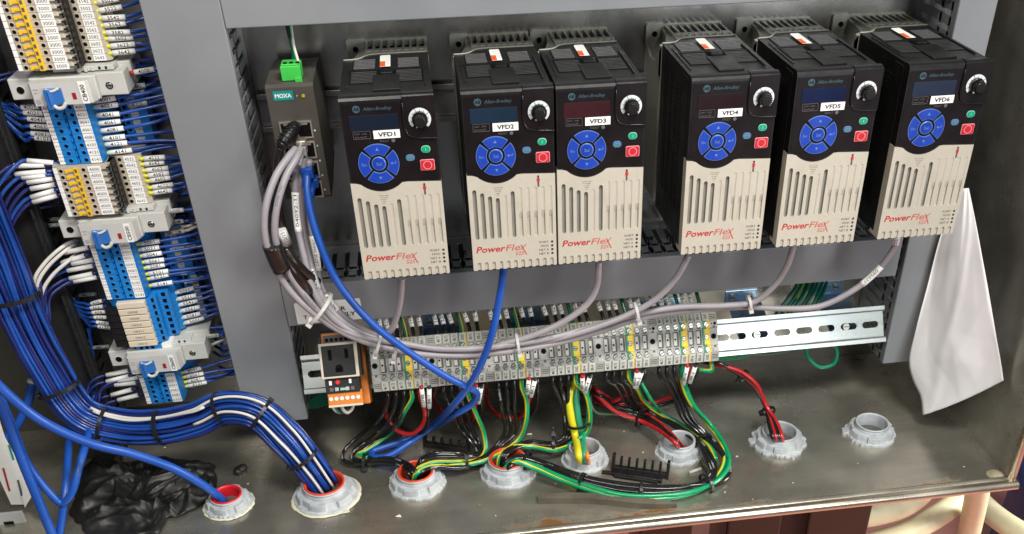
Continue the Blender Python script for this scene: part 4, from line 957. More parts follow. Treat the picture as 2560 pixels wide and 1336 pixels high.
# thick blue cables hanging in the lower corner
for k, (P, r, lb) in enumerate([
    ([(-60, 900, -190), (0, 968, -185), (100, 1050, -180), (230, 1110, -175), (330, 1135, -172), (430, 1170, -168), (510, 1215, -160), (556, 1252, -150), (572, 1280, -150)], 4.2, 'thick blue cable crossing in front and dropping into the small red lined bushing'),
    ([(-40, 950, -170), (10, 1030, -170), (55, 1150, -172), (95, 1250, -176), (140, 1360, -180)], 4.3, 'thick blue cable slanting down in front of the white papers'),
    ([(-30, 930, -150), (20, 1040, -152), (70, 1160, -158), (120, 1228, -165), (155, 1258, -168), (178, 1235, -166), (200, 1160, -150), (222, 1080, -110), (236, 1000, -50), (228, 900, -34), (218, 820, -24)], 3.6, 'thick blue cable making a slack loop behind the black plastic sheet'),
    ([(112, 740, -20), (150, 800, -26), (172, 870, -32), (176, 960, -40), (175, 1060, -70), (170, 1140, -120), (162, 1240, -160), (148, 1340, -175)], 3.6, 'thick blue cable hanging almost straight down beside the loop'),
    ([(80, 958, -70), (72, 1000, -76), (45, 1060, -84), (10, 1100, -90), (-30, 1120, -90)], 4.2, 'short thick blue cable with a cut whitish end under the bundle'),
    ([(120, 640, -12), (135, 720, -14), (180, 780, -18), (205, 840, -20)], 3.4, 'blue cable half hidden in the shade beside the relay wires')]):
    PP = px(P); ext = {0: (-150, 50, 110), 1: (-50, 40, 150), 2: (-70, 60, 190)}.get(k)
    if ext: PP = [PP[0] + Vector(ext)] + PP
    Q = spline(PP, 8); m = MB(); m.tube(Q, r, 'cblue', 12); o = tag(m.build('cable'), lb, 'cable')
    if k == 4: m = MB(); d = (Q[0] - Q[1]).normalized(); m.tube([Q[0], Q[0] + d * 3], 4.4, 'wwhite', 12); m.build('cut_end', o)
# ================================================================ tilted rail with the long terminal row
TILT = math.radians(30)
slots = [536 - 22 - 27.5 * k for k in range(6)]
slots = [516, 478.5, 442, 405, 368] + [-66]
slots = sorted([atY(u, v, -74).x for u, v in ((1803, 834), (1845, 832), (1900, 828), (1956, 823), (2011, 817), (2067, 812), (2123, 807), (2176, 803))] + [-70])
RC = (-74.0, -301.0)
rt, RT = rail_obj(-84, 531, RC, TILT, 19.5, 'bright zinc mounting rail with long slots, tilted, under the terminal row', slots)
m = MB()
for sx in (slots[3] - .5, slots[7] - .5):                                         # slot screws
    m = MB(); m.cyl(RT((sx - 3, 0.5, 0)), RT((0, 1, 0)) - RT((0, 0, 0)), 3.9, 1.8, 'screw', 18); m.box(sx - 6, sx, 2.3, 2.5, -0.4, 0.4, 'hole', 0, RT)
    tag(m.build('rail_screw'), 'slotted screw fixing the bright rail, ' + ('nearer the terminal row' if sx < 440 else 'nearer the duct end'), 'screw')
def bracket(u0, u1, vt, label, sc2=(0.22, 0.78)):
    a = atY(u0, vt, -1); c = atY(u1, vt - 8, -1); x0, x1 = a.x, c.x; zt = a.z
    t = thing('angled_bracket', ((x0 + x1) / 2, 0, zt - 15), label, 'bracket', 'blue zinc brackets under the rail')
    m = MB(); m.box(x0, x1, -2.2, 0, zt - 17, zt, 'bluezinc', 0.4)
    m.prism([(-2.4, zt - 16.6), (-0.2, zt - 17), (-66, zt - 38), (-68, zt - 36)], x0 + 4, x1 + 6, 'bluezinc', 'YZ'); m.build('plate', t)
    for f in sc2:
        m = MB(); c = Vector((x0 + (x1 - x0) * f, -2.2, zt - 8)); m.cyl(c, (0, -1, 0), 3.6, 1.6, 'screw', 18); m.box(c.x - 2.8, c.x + 2.8, -4.1, -3.7, c.z - .5, c.z + .5, 'hole', 0, None); m.build('screw', t)
bracket(1813, 1893, 728, 'blue zinc bracket with two slotted screws between the terminal row end and the green wires')
bracket(2033, 2110, 705, 'darker blue zinc bracket beside the bunch of green wires', (0.75,))
bracket(1600, 1700, 752, 'blue zinc bracket mostly hidden by the grey cables', (0.3, 0.7))
bracket(1265, 1352, 775, 'blue zinc bracket glimpsed behind the middle of the terminal row', (0.3, 0.7))
bracket(1045, 1130, 790, 'blue zinc bracket glimpsed behind the sleeves near the outlet', (0.3, 0.7))
bracket(798, 850, 832, 'blue zinc bracket peeping out above the orange outlet module', ())
m = MB(); q0 = atY(1780, 800, -1); m.box(q0.x - 340, q0.x + 30, -1.4, 0, -322, -262, 'tin'); 
p0 = m.build('shim_plate'); tag(p0, 'dull tinned metal sheet behind the terminal row', 'metal plate')

TX0, TP = -12.3, 7.93
def TT(k):
    ox = TX0 + TP * k
    sv, cv = math.sin(TILT), math.cos(TILT)
    def T(p): return Vector((ox + p[0], RC[0] + (p[2] + 3.5) * sv - p[1] * cv, RC[1] + (p[2] + 3.5) * cv + p[1] * sv))
    return T
def tdir(T, v): return T(v) - T((0, 0, 0))
H2 = 25.5
def term_profile(): return [(4, -18), (30, -H2 + 1), (36, -H2), (41.5, -15.6), (41.5, -9), (39.5, -8.4), (39.5, 8.4), (41.5, 9), (41.5, 15.6), (36, H2), (30, H2 - 1), (4, 18)]
def mk_term(kind):
    """kind: grey (feed through), earth (green and yellow), clamp (end clamp)"""
    T = TT(0); w_ = TP - 0.25
    t = thing('rail_terminal', tuple(T((w_ / 2, 0, 0))), '', 'terminal')
    UX = X_; UN = tdir(T, (0, 1, 0)); UV = tdir(T, (0, 0, 1))
    def pr(x0, x1, mt, prof=None, m=None):
        prof = prof or term_profile(); n = len(prof); vs = [T((x0, a, b)) for a, b in prof] + [T((x1, a, b)) for a, b in prof]
        m.add(vs, [list(range(n)), list(range(2 * n - 1, n - 1, -1))] + [(i, (i + 1) % n, n + (i + 1) % n, n + i) for i in range(n)], mt)
    m = MB()
    if kind == 'grey':
        pr(0, w_, 'tgrey', None, m)
        m.box(1.0, w_ - 1.0, 39.3, 39.8, -7.6, 7.6, 'tdark', 0, T); m.box(1.2, 4.6, 39.3, 41.0, -6.4, 6.4, 'tagl', 0.3, T); m.cyl(T((2.9, 41, 0)), UN, 1.1, 0.12, 'hole', 10)
        for v in (9.8, -9.8): m.box(2, w_ - 2, 41.4, 41.7, v - 1.2, v + 1.2, 'tdark', 0, T)
    elif kind == 'earth':
        pr(0, w_ * .5, 'tgreen', None, m); pr(w_ * .5 + .02, w_, 'tyellow', None, m); m.box(0.1, w_ - .1, 39.4, 40.4, -7.8, 7.8, 'tyellow', 0.3, T); m.box(0.0, 1.8, 39.4, 40.8, -8.2, 8.2, 'tgreen', 0, T)
    else:
        pr(0, w_ + .1, 'tgrey', None, m)
        for v in (-22, -20.2, -18.4, 22, 20.2, 18.4): 
            a = 36 + (H2 - abs(v)) / (H2 - 15.6) * 5.5
            m.box(0.8, w_ - 0.8, a - 1, a + 0.25, v - .35, v + .35, 'tdark', 0, T)
        m.cyl(T((w_ / 2 - .4, 39.5, 0)), UN, 3.0, 0.2, 'tdark', 18); m.cyl(T((w_ / 2 - .4, 39.7, 0)), UN, 2.4, 0.1, 'hole', 16)
        m.cyl(T((w_ * .62, 41.5, 13)), UN, 1.6, 0.1, 'hole', 12); m.box(1, 2.2, 41.4, 41.7, 12.3, 13.7, 'hole', 0, T)
        m.box(w_ / 2 - 1.2, w_ / 2 + 1.2, 41.4, 41.7, 8.8, 10.8, 'tdark', 0, T); m.box(w_ / 2 - 1.2, w_ / 2 + 1.2, 41.4, 41.7, -11, -9, 'tdark', 0, T)
        m.box(1.6, w_ - 1.6, 41.4, 42.0, -15.2, -12, 'tgrey', 0.2, T); m.box(1.2, 1.6, 41.4, 41.7, -15.2, -12, 'tdark', 0, T)
    m.build('body', t)
    if kind != 'clamp':
        for v in (12.6, -12.6) + ((0,) if kind == 'earth' else ()):
            m = MB(); h0 = 41.5 if v else 40.4; r = 2.5 if v else 2.1
            m.cyl(T((w_ / 2, h0, v)), UN, r + .45, 0.15, 'tdark', 18); m.cyl(T((w_ / 2, h0 + .1, v)), UN, r, 0.5, 'screw', 18)
            a = rnd.uniform(-.6, .6) + (0.8 if v > 0 else 0.2); ca, sa = math.cos(a), math.sin(a)
            pts = [T((w_ / 2 + x * ca - y * sa, h0 + .66, v + x * sa + y * ca)) for x, y in ((-r * .9, -.3), (r * .9, -.3), (r * .9, .3), (-r * .9, .3))]
            m.quad(pts, 'hole'); m.build('screw', t)
    return t
M['tagl'] = mat('test_point_cap', (0.50, 0.49, 0.45), 0.45)
src = {k: mk_term(k) for k in ('grey', 'earth', 'clamp')}; kids_index()
seq = []
for g in range(6): seq += [('clamp', g, '', '')] + [('grey', g, 'M%d-T%d' % (g + 1, q + 1), '') for q in range(3)] + [('earth', g, 'GND', '')] + [('grey', g, 'BR+%d' % (g + 1), ''), ('grey', g, 'BR-%d' % (g + 1), '')]
seq += [('earth', 6, 'GND', ''), ('clamp', 6, '', '')]
used = set(); PLC = ['first', 'second', 'third', 'fourth', 'fifth', 'sixth', 'last']
for k, (kd, g, tx, _) in enumerate(seq):
    first = kd not in used; used.add(kd)
    T0 = TT(0); T = TT(k); d = (TP * k, 0, 0)
    if first: o = src[kd]; o.location = o.location + Vector(d) * U; o['_o'] = tuple(Vector(o['_o']) + Vector(d)); SRCK = k; src[kd + '_k'] = k
    else: o = copy_tree(src[kd], (TP * (k - src[kd + '_k']), 0, 0))
    grp = {'grey': 'grey terminals of the long row', 'earth': 'green and yellow earth terminals of the long row', 'clamp': 'grey end clamps of the long row'}[kd]
    if kd == 'grey': lb = 'grey rail terminal marked %s in the %s group from the outlet' % (tx, PLC[g])
    elif kd == 'earth': lb = 'green and yellow earth terminal marked GND, ' + ('the extra one closing the long row' if g == 6 else 'of the %s group counted from the outlet' % PLC[g])
    else: lb = 'grey ribbed end clamp ' + ('closing the long row, beside the bare bright rail' if g == 6 else ('starting the long row, beside the outlet module' if g == 0 else 'between terminal groups, at the head of the %s group' % PLC[g]))
    tag(o, lb, 'terminal' if kd != 'clamp' else 'end clamp', grp)
    if kd != 'clamp':
        w_ = TP - .25; UV = tdir(T, (0, 0, 1)); UN = tdir(T, (0, 1, 0))
        for sg in (1, -1):
            sl = Vector((0, -5.5, sg * 9.9)).normalized()
            m = MB(); nx = Vector((0, 9.9, sg * 5.5)).normalized()
            c = Vector((w_ / 2 - (0.5 if sg < 0 else 0.2), 36 + 2.7, sg * (H2 - 5.0)))
            def TL(p, c=c, sl=sl, nx=nx, T=T): q = c + Vector((p[0], 0, 0)) + nx * p[1] + sl * p[2]; return T(q)
            m.box(-3.1, 3.1, 0, 0.7, -4.9, 4.9, 'tag', 0.2, TL)
            o_ = TL((0, 0.8, 0)); up = tdir(T, tuple(sl)) * sg
            m.text(tx, o_, up, -X_, 3.0, 'ink', w=6.4, bold=0.01, al='c'); m.build('marker', o)

# ================================================================ orange outlet module on the same rail
t = thing('outlet_module', (-41, -80, -306), 'orange rail module with black power outlet in an ivory frame and red lamp', 'power outlet')
def OT(p): return RT((p[0], p[1], p[2]))
OX0, OX1 = -57.0, -26.5
m = MB(); m.box(OX0 - 1.5, OX1 + 9, 4, 30, -33, 39, 'oorange', 1.2, OT); m.box(OX0 + 1, OX1 + 2, 28, 34, 24, 37, 'tdark', 0.4, OT)
for k in range(6): m.box(OX0 + 3 + k * 4.6, OX0 + 5.6 + k * 4.6, 33.6, 35, 31, 34, 'hole', 0, OT)
m.box(OX0 + 1, OX1 + 3.5, 30, 47, -32, -17, 'oorange', 0.6, OT); m.build('housing', t)
m = MB(); m.box(OX0 - 2, OX1 + 3.5, 30, 54, -4.5, 29.5, 'ivory', 0.8, OT); m.box(OX1 + 3.4, OX1 + 5.6, 28, 50, -4, 29, 'socket', 0, OT); fr_ = m.build('frame', t)
m = MB(); m.box(OX0 + 0.6, OX1 + .6, 54, 55, -2.4, 27, 'socket', 0.4, OT)
m.box(OX0 + 6.5, OX0 + 10, 55, 55.2, 13, 23, 'hole', 0, OT); m.box(OX1 - 8.3, OX1 - 5, 55, 55.2, 14, 23, 'hole', 0, OT)
c = OT(((OX0 + OX1) / 2 + .4, 55, 5)); N_ = OT((0, 1, 0)) - OT((0, 0, 0)); m.cyl(c, N_, 3.6, 0.3, 'hole', 20); m.box((OX0 + OX1) / 2 - 3.2, (OX0 + OX1) / 2 + 4, 55, 55.3, 1.2, 5, 'hole', 0, OT); m.build('socket_face', fr_)
m = MB(); m.box(OX0, OX1 + 2, 30, 49, -19, -5, 'socket', 0.5, OT)
for k in range(5): m.box(OX0 + 4 + k * 5, OX0 + 7.5 + k * 5, 49, 50.5, -17, -13.5, 'silver' if k % 2 else 'greyink', 0.2, OT)
m.box(OX0 + 14, OX0 + 19, 49, 50.8, -16.5, -14.4, 'greenlite', 0.2, OT); m.box(OX0 + 4, OX0 + 6.6, 49, 51, -11, -6.8, 'white', 0.2, OT); m.box(OX1 - 7.6, OX1 - 5.2, 49, 51, -10.5, -6.3, 'white', 0.2, OT)
cb_ = m.build('circuit_board', t)
M['redlamp'] = mat('red_lamp', (0.65, 0.03, 0.03), 0.3)
m = MB(); m.cyl(OT((OX0 + 12.2, 49, -8.6)), N_, 2.5, 3.2, 'redlamp', 16, 2.0); m.build('lamp', cb_)
for k in range(6): m = MB(); m.cyl(OT((OX0 + 3.8 + k * 5.2, 47, -24.5)), N_, 2.0, 0.8, 'white', 16); m.build('screw', t)
m = MB(); m.box(OX0 + 1, OX1 + 3.3, 46.5, 47.6, -32.6, -30.6, 'ivory', 0.2, OT); m.build('edge_strip', t)

# white notice on the duct below the drives (most of it behind the cables)
a = atY(733, 755, -83.2); c = atY(908, 800, -83.2)
t = thing('notice_label', ((a.x + c.x) / 2, -83, c.z), 'white paper notice on the grey duct, half covered by grey cables, ending in ONLY', 'label')
za = atY(880, 748, -83).z; zb = atY(880, 800, -83).z
m = MB(); m.prism(rrect(a.x, c.x, zb, za, 1.5), -82.9, -82.2, 'label')
UZ = Z_; xc = (a.x + c.x) / 2
m.text('ER', (atY(843, 777, -83).x, -83.0, atY(843, 777, -83).z), X_, UZ, 4.0, 'ink', w=8.5, bold=0.03); m.text('ONLY', (atY(835, 792, -83).x, -83.0, atY(850, 791, -83).z), X_, UZ, 4.0, 'ink', w=21, bold=0.03)
m.text('T', (atY(760, 800, -83).x, -83.0, atY(760, 799, -83).z), X_, UZ, 4.0, 'ink', bold=0.03); m.build('paper_tag', t)
# ================================================================ floor bushings
def bushing(u, v, r, label, throat=None, h=15, ragged=0.04, tab=None, halo=False, seed=0):
    c = atZ(u, v, FZ); rr = random.Random(seed); ri = r * 0.60
    t = thing('floor_bushing', tuple(c), label, 'conduit bushing', 'cast conduit bushings in the steel floor')
    m = MB(); n = 120; vs = []; base = len(m.v)
    ph = [rr.uniform(0, 6.28) for _ in range(4)]
    prof = [(1.0, 0), (1.0, 2.2), (0.985, 2.8), (0.985, 2.8), (0.84, 3.6), (0.84, 3.6), (0.80, 9.2), (0.785, 9.9), (0.785, 9.9), (0.66, 10.4)]
    for j in range(n):
        a = 2 * math.pi * j / n
        w_ = 1 + ragged * (0.5 * math.sin(5 * a + ph[0]) + 0.35 * math.sin(13 * a + ph[1]) + 0.9 * max(0, math.sin(2 * a + ph[2])) * math.sin(31 * a + ph[3]) * .5 + rr.uniform(-.2, .2))
        if tab and abs((a - tab + math.pi) % (2 * math.pi) - math.pi) < 0.16: w_ += 0.14
        u6 = (a * 6 / (2 * math.pi)) % 1; lug = 1.0 if u6 < 0.56 else 0.0
        for i, (p, z) in enumerate(prof):
            k = p * (w_ if i < 4 else 1)
            if i in (4, 5, 6, 7, 8): k += 0.075 * lug
            vs.append(c + Vector((math.cos(a) * r * k, math.sin(a) * r * k, z)))
    q = len(prof); fs = [(j * q + i, ((j + 1) % n) * q + i, ((j + 1) % n) * q + i + 1, j * q + i + 1) for j in range(n) for i in range(q - 1) if prof[i] != prof[i + 1]]
    m.add(vs, fs, 'casting', False)
    m.build('lock_nut', t)
    m = MB(); m.lathe([(ri + 2.2, 9.5), (ri + 2.2, h - 2.6), (ri + 1.4, h - 2.2), (ri + 1.4, h - 1.6), (ri + 2.2, h - 1.2), (ri + 1.6, h), (ri + 0.2, h), (ri - 0.4, h - 1.5), (ri - 0.6, 0.4)], c, Z_, 'casting', 48); tc_ = m.build('threaded_collar', t)
    m = MB(); m.lathe([(ri - 0.6, 1.2), (0.1, 1.0)], c, Z_, 'tdark', 32)
    m.build('bore', t)
    if throat:
        m = MB(); m.lathe([(ri + 1.0, h + .1), (ri + 0.7, h + 1.2), (ri - 1.0, h + 1.2), (ri - 1.8, h - 1), (ri - 1.8, 1)], c, Z_, throat, 40); m.build('throat_liner', tc_)
    if halo:
        m = MB(); vs = []; nn = 60
        for j in range(nn):
            a = 2 * math.pi * j / nn; k = r * (1.05 + rr.uniform(0, .05)); vs.append(c + Vector((math.cos(a) * k, math.sin(a) * k, 0.5)))
        m.add([c + Vector((math.cos(2 * math.pi * j / nn) * r * 0.98, math.sin(2 * math.pi * j / nn) * r * .98, 1.6)) for j in range(nn)] + vs, [(j, (j + 1) % nn, nn + (j + 1) % nn, nn + j) for j in range(nn)], 'debris', True)
        m.build('sealant_bead', t)
    return c
HB = []
HB.append(bushing(573, 1262, 23.5, 'smallest whitish bushing with bright red liner and one blue cable, by the black plastic sheet', 'redthroat', 13, .05, None, True, 1))
HB.append(bushing(817, 1240, 32.5, 'widest bushing, orange rimmed, filled by the thick blue wire bundle', 'throat', 17, .02, None, True, 2))
HB.append(bushing(1043, 1209, 29.0, 'orange rimmed bushing taking the black and green wires, next to the widest one', 'throat', 16, .04, None, False, 3))
HB.append(bushing(1270, 1181, 29.5, 'orange rimmed bushing where the long green and black loop ends', 'throat', 18, .03, None, False, 4))
HB.append(bushing(1462, 1150, 25.0, 'bare grey bushing taking the broad yellow and green wires', None, 18, .03, None, False, 5))
HB.append(bushing(1696, 1132, 25.0, 'bare grey bushing taking red and black wires behind the comb piece', None, 18, .04, None, False, 6))
HB.append(bushing(1946, 1107, 28.5, 'ragged grey bushing taking two red wires and standing apart', None, 16, .10, math.radians(170), False, 7))
HB.append(bushing(2175, 1085, 26.5, 'empty grey bushing nearest the hanging paper', None, 16, .06, math.radians(165), False, 8))

# ================================================================ wires of the terminal row
def wire(P, r, mt, label, group=None, name='wire', stripe=None, twist=0.0, n=8, seg=8):
    Q = spline(px(P), seg); m = MB(); m.tube(Q, r, mt, n, stripe=stripe, twist=twist / U * 0 + twist); return tag(m.build(name), label, 'wire', group), Q
def col_u(k, v=930, Y=-95):                       # pixel column of terminal k at the bottom edge of the row
    T = TT(k); p = T((3.8, 22, -H2 + 2)); q = ROT.transposed() @ (p - CAM); return PX + F * q.x / -q.z, PY - F * q.y / -q.z
def tw(k, pts, mt, label, group=None, r=2.15, stripe=None, twist=0.05):
    T = TT(k); p0 = T((3.8, 20, -H2 + 6)); p1 = T((3.8, 23, -H2 - 3)); p2 = T((3.8, 22, -H2 - 10))
    Q = spline([p0, p1, p2] + px(pts), 8); m = MB(); m.tube(Q, r, mt, 8, stripe=stripe, twist=twist); o = tag(m.build('wire'), label, 'wire', group)
    if mt == 'wblack' and group: BLK.append((o, Q))
    return o, Q
BLK = []
GN = ['first', 'second', 'third', 'fourth', 'fifth', 'sixth']
BW = 'three black motor wires of the %s terminal group'
# group 1
g = BW % GN[0]
tw(1, [(955, 1040, -112), (905, 1085, -378), (862, 1125, -390), (858, 1150, -393), (888, 1160, -393), (950, 1158, -391), (1000, 1165, -386), (1022, 1185, -383), (1035, 1205, -396)], 'wblack', 'black wire of the first terminal group making the widest swing toward the blue bundle', g)
tw(2, [(975, 1045, -112), (930, 1095, -380), (884, 1130, -390), (880, 1146, -393), (905, 1152, -392), (960, 1150, -388), (1010, 1162, -384), (1032, 1182, -382), (1042, 1205, -396)], 'wblack', 'black wire of the first terminal group, middle one of its three', g)
tw(3, [(1000, 1040, -112), (960, 1090, -380), (905, 1128, -390), (900, 1142, -391), (930, 1146, -389), (975, 1146, -386), (1020, 1160, -382), (1040, 1180, -380), (1048, 1205, -396)], 'wblack', 'black wire of the first terminal group nearest the striped one', g)
tw(4, [(1012, 1030, -112), (985, 1075, -376), (925, 1122, -388), (895, 1138, -389), (920, 1144, -389)], 'wgreen', 'green and yellow striped wire of the first terminal group curving toward the blue bundle', None, 2.4, 'wyellow', 0.0)
tw(5, [(1062, 1030, -112), (1056, 1062, -108), (1030, 1085, -104), (995, 1078, -96), (968, 1045, -85), (965, 1010, -60), (975, 985, -20)], 'wred', 'red brake wire looping back under the first terminal group', None, 2.3)
tw(6, [(1070, 1040, -110), (1068, 1070, -100), (1048, 1084, -92), (1010, 1070, -80), (980, 1035, -66), (985, 990, -20)], 'wblack', 'black brake wire looping back under the first terminal group', None, 2.1)
# group 2
g = BW % GN[1]
for q in range(3):
    tw(8 + q, [(1132 + 17 * q, 1030, -108), (1152 + 15 * q, 1075, -372), (1188 + 6 * q, 1120 - 4 * q, -388), (1190 + 5 * q, 1140, -388), (1150, 1134 + 4 * q, -380 - 2 * q), (1090, 1133 + 5 * q, -378), (1052, 1150 + 3 * q, -377), (1036 + 6 * q, 1200, -396)], 'wblack', 'black wire of the second terminal group dropping behind the comb piece, %s of three' % ORD[q], g)
tw(11, [(1192, 1040, -112), (1210, 1085, -372), (1214, 1125, -386), (1195, 1150, -388), (1130, 1156, -384), (1080, 1158, -380), (1042, 1176, -382), (1036, 1204, -396)], 'wgreen', 'green and yellow striped wire of the second terminal group turning into the orange rimmed bushing', None, 2.5, 'wyellow', 0.012)
tw(12, [(1185, 1030, -105), (1180, 1050, -95), (1150, 1052, -85), (1115, 1040, -75), (1085, 1000, -50), (1090, 970, -20)], 'wred', 'red brake wire looping back under the second terminal group', None, 2.3)
tw(13, [(1205, 1000, -108), (1200, 1040, -100), (1178, 1055, -80), (1140, 1030, -30)], 'wblack', 'black brake wire of the second terminal group', None, 2.1)
# group 3
g = BW % GN[2]
for q in range(3):
    tw(15 + q, [(1254 + 16 * q, 1020, -112), (1262 + 14 * q, 1080, -372), (1242 + 8 * q, 1112, -384), (1210 + 4 * q, 1142, -386), (1150, 1164 + 3 * q, -386), (1090, 1160 + 4 * q, -382), (1050, 1180 + 2 * q, -382), (1040 + 3 * q, 1206, -396)], 'wblack', 'black wire of the third terminal group, %s of three' % ORD[q], g)
tw(18, [(1316, 1000, -112), (1316, 1050, -116), (1298, 1098, -378), (1255, 1132, -384), (1200, 1156, -386), (1130, 1166, -385), (1075, 1168, -381), (1040, 1186, -382), (1034, 1208, -396)], 'wgreen', 'long green and yellow striped wire of the third terminal group sweeping across the floor', None, 2.5, 'wyellow', 0.014)
tw(19, [(1322, 1000, -105), (1310, 1035, -95), (1290, 1046, -85), (1250, 1040, -75), (1222, 1015, -55), (1215, 960, -20)], 'wred', 'red brake wire looping back under the third terminal group', None, 2.3)
tw(20, [(1345, 990, -105), (1335, 1030, -95), (1310, 1045, -80), (1280, 1020, -30)], 'wblack', 'black brake wire of the third terminal group', None, 2.1)
# group 4
g = BW % GN[3]
for q in range(3):
    tw(22 + q, [(1404 + 8 * q, 1010, -108), (1412 + 8 * q, 1065, -370), (1410 + 8 * q, 1092, -382), (1385, 1108 + 3 * q, -384), (1330, 1104 + 4 * q, -382), (1285, 1116 + 4 * q, -378), (1254 + 6 * q, 1140, -377), (1252 + 7 * q, 1178, -396)], 'wblack', 'black wire of the fourth terminal group, %s of three' % ORD[q], g)
tw(25, [(1462, 980, -112), (1476, 1040, -116), (1466, 1085, -380), (1432, 1110, -386), (1385, 1126, -384), (1330, 1118, -382), (1280, 1118, -378), (1250, 1142, -378), (1245, 1178, -396)], 'wgreen', 'striped green and yellow wire of the fourth group entering the bushing of the long loop', None, 2.5, 'wyellow', 0.012)
wire([(1452, 935, -98), (1466, 970, -106), (1470, 1040, -112), (1462, 1075, -112), (1450, 1095, -376), (1420, 1112, -384)], 1.9, 'wgreen', 'plain green wire bowed beside the broad yellow wire')
wire([(1442, 950, -88), (1424, 985, -102), (1427, 1040, -112), (1438, 1090, -118), (1447, 1140, -376), (1450, 1160, -396)], 4.1, 'wyellow', 'broad yellow wire dropping straight into the bare grey bushing', name='wire')
wire([(1448, 945, -92), (1446, 985, -104), (1448, 1040, -114), (1457, 1090, -120), (1462, 1140, -376), (1464, 1160, -396)], 3.0, 'wgreenp', 'broad green wire beside the broad yellow wire, ending in the same bushing') if False else None
M['wgreenp'] = mat('pale_green_wire', (0.03, 0.30, 0.17), 0.35)
wire([(1450, 950, -88), (1441, 985, -100), (1445, 1040, -110), (1455, 1090, -116), (1461, 1140, -376), (1464, 1160, -396)], 3.5, 'wgreenp', 'broad green wire beside the broad yellow wire, ending in the same bushing')
wire([(1462, 1080, -108), (1463, 1110, -112), (1468, 1140, -374), (1472, 1165, -396)], 2.4, 'worange', 'short orange wire ending in the bare grey bushing beside the broad green one')
tw(26, [(1470, 960, -105), (1440, 985, -80), (1412, 970, -30)], 'wred', 'red brake wire of the fourth terminal group', None, 2.3)
tw(27, [(1466, 985, -100), (1440, 985, -70), (1400, 975, -30)], 'wblack', 'black brake wire of the fourth terminal group', None, 2.1)
# group 5
g = BW % GN[4]
for q in range(3):
    tw(29 + q, [(1536 + 18 * q, 960, -108), (1570 + 12 * q, 1010, -366), (1620 + 5 * q, 1030 + 2 * q, -382), (1690, 1062 + 4 * q, -386), (1745, 1100 + 5 * q, -386), (1775 - 5 * q, 1135 + 8 * q, -388), (1790 - 7 * q, 1175, -391), (1775 - 5 * q, 1205 - 4 * q, -393), (1700, 1216 + 2 * q, -394), (1600, 1214 + 3 * q, -393), (1500, 1200 + 3 * q, -390), (1420, 1178 + 3 * q, -386), (1350, 1152 + 3 * q, -382), (1295, 1140 + 3 * q, -377), (1262 + 4 * q, 1158, -380), (1262 + 3 * q, 1182, -396)], 'wblack', 'black wire of the fifth terminal group running round the long loop, %s of three' % ORD[q], g)
tw(32, [(1592, 970, -108), (1612, 1005, -366), (1640, 1028, -378), (1700, 1060, -388), (1770, 1110, -389), (1790, 1150, -391)], 'wgreen', 'green and yellow striped wire of the fifth terminal group disappearing among the black ones', None, 2.4, 'wyellow', 0.0)
wire([(1590, 925, -96), (1605, 960, -108), (1625, 995, -112), (1650, 1030, -376)], 1.9, 'wgreen', 'short plain green wire beside the striped wire of the fifth group')
tw(33, [(1585, 965, -100), (1560, 990, -90), (1520, 1008, -80), (1490, 1000, -60), (1480, 975, -30)], 'wred', 'red brake wire of the fifth terminal group swinging back', None, 2.3)
tw(34, [(1585, 975, -100), (1550, 1000, -80), (1500, 985, -40)], 'wblack', 'black brake wire of the fifth terminal group', None, 2.1)
# group 6
g = BW % GN[5]
for q in range(3):
    tw(36 + q, [(1680 + 12 * q, 980, -108), (1706 + 12 * q, 1045 + 0 * q, -370), (1750 + 8 * q, 1085, -384), (1790 + 5 * q, 1120, -388), (1822 - 2 * q, 1160, -392), (1822 - 4 * q, 1190, -395), (1785, 1212 - 2 * q, -396), (1700, 1224 + 2 * q, -396), (1600, 1226 + 3 * q, -395), (1500, 1210 + 3 * q, -392), (1420, 1186 + 3 * q, -388), (1350, 1158 + 3 * q, -384), (1300, 1150 + 2 * q, -378), (1272, 1164 + 3 * q, -380), (1270, 1184, -396)], 'wblack', 'black wire of the sixth group outside the long loop, %s of three' % ORD[q], g)
tw(39, [(1712, 960, -110), (1735, 1015, -114), (1775, 1060, -380), (1812, 1115, -388), (1822, 1160, -391), (1795, 1200, -392), (1735, 1228, -393), (1650, 1240, -393), (1560, 1238, -392), (1470, 1216, -389), (1400, 1192, -386), (1330, 1162, -381), (1285, 1152, -378), (1262, 1172, -384), (1262, 1186, -396)], 'wgreen', 'plain green wire on the outside of the long loop, from the sixth terminal group', None, 2.5)
o, QL = tw(43, [(1722, 925, -104), (1706, 945, -108), (1722, 1000, -114), (1760, 1048, -378), (1800, 1100, -388), (1812, 1150, -391), (1790, 1195, -394), (1735, 1232, -396), (1650, 1248, -396), (1560, 1246, -395), (1470, 1225, -392), (1400, 1200, -388), (1330, 1170, -382), (1290, 1156, -377), (1268, 1176, -384), (1266, 1188, -396)], 'wgreen', 'green and yellow striped wire lying outermost at the foot of the long loop', None, 2.5, 'wyellow', 0.010)
tw(40, [(1708, 960, -100), (1690, 985, -90), (1640, 1005, -84), (1560, 1010, -80), (1505, 1010, -70), (1480, 985, -40)], 'wred', 'long red brake wire sagging behind the fifth group from the sixth group', None, 2.3)
tw(41, [(1725, 960, -100), (1700, 995, -86), (1640, 1016, -80), (1560, 1022, -78), (1490, 1010, -60)], 'wblack', 'long black brake wire sagging behind the fifth group from the sixth group', None, 2.1)
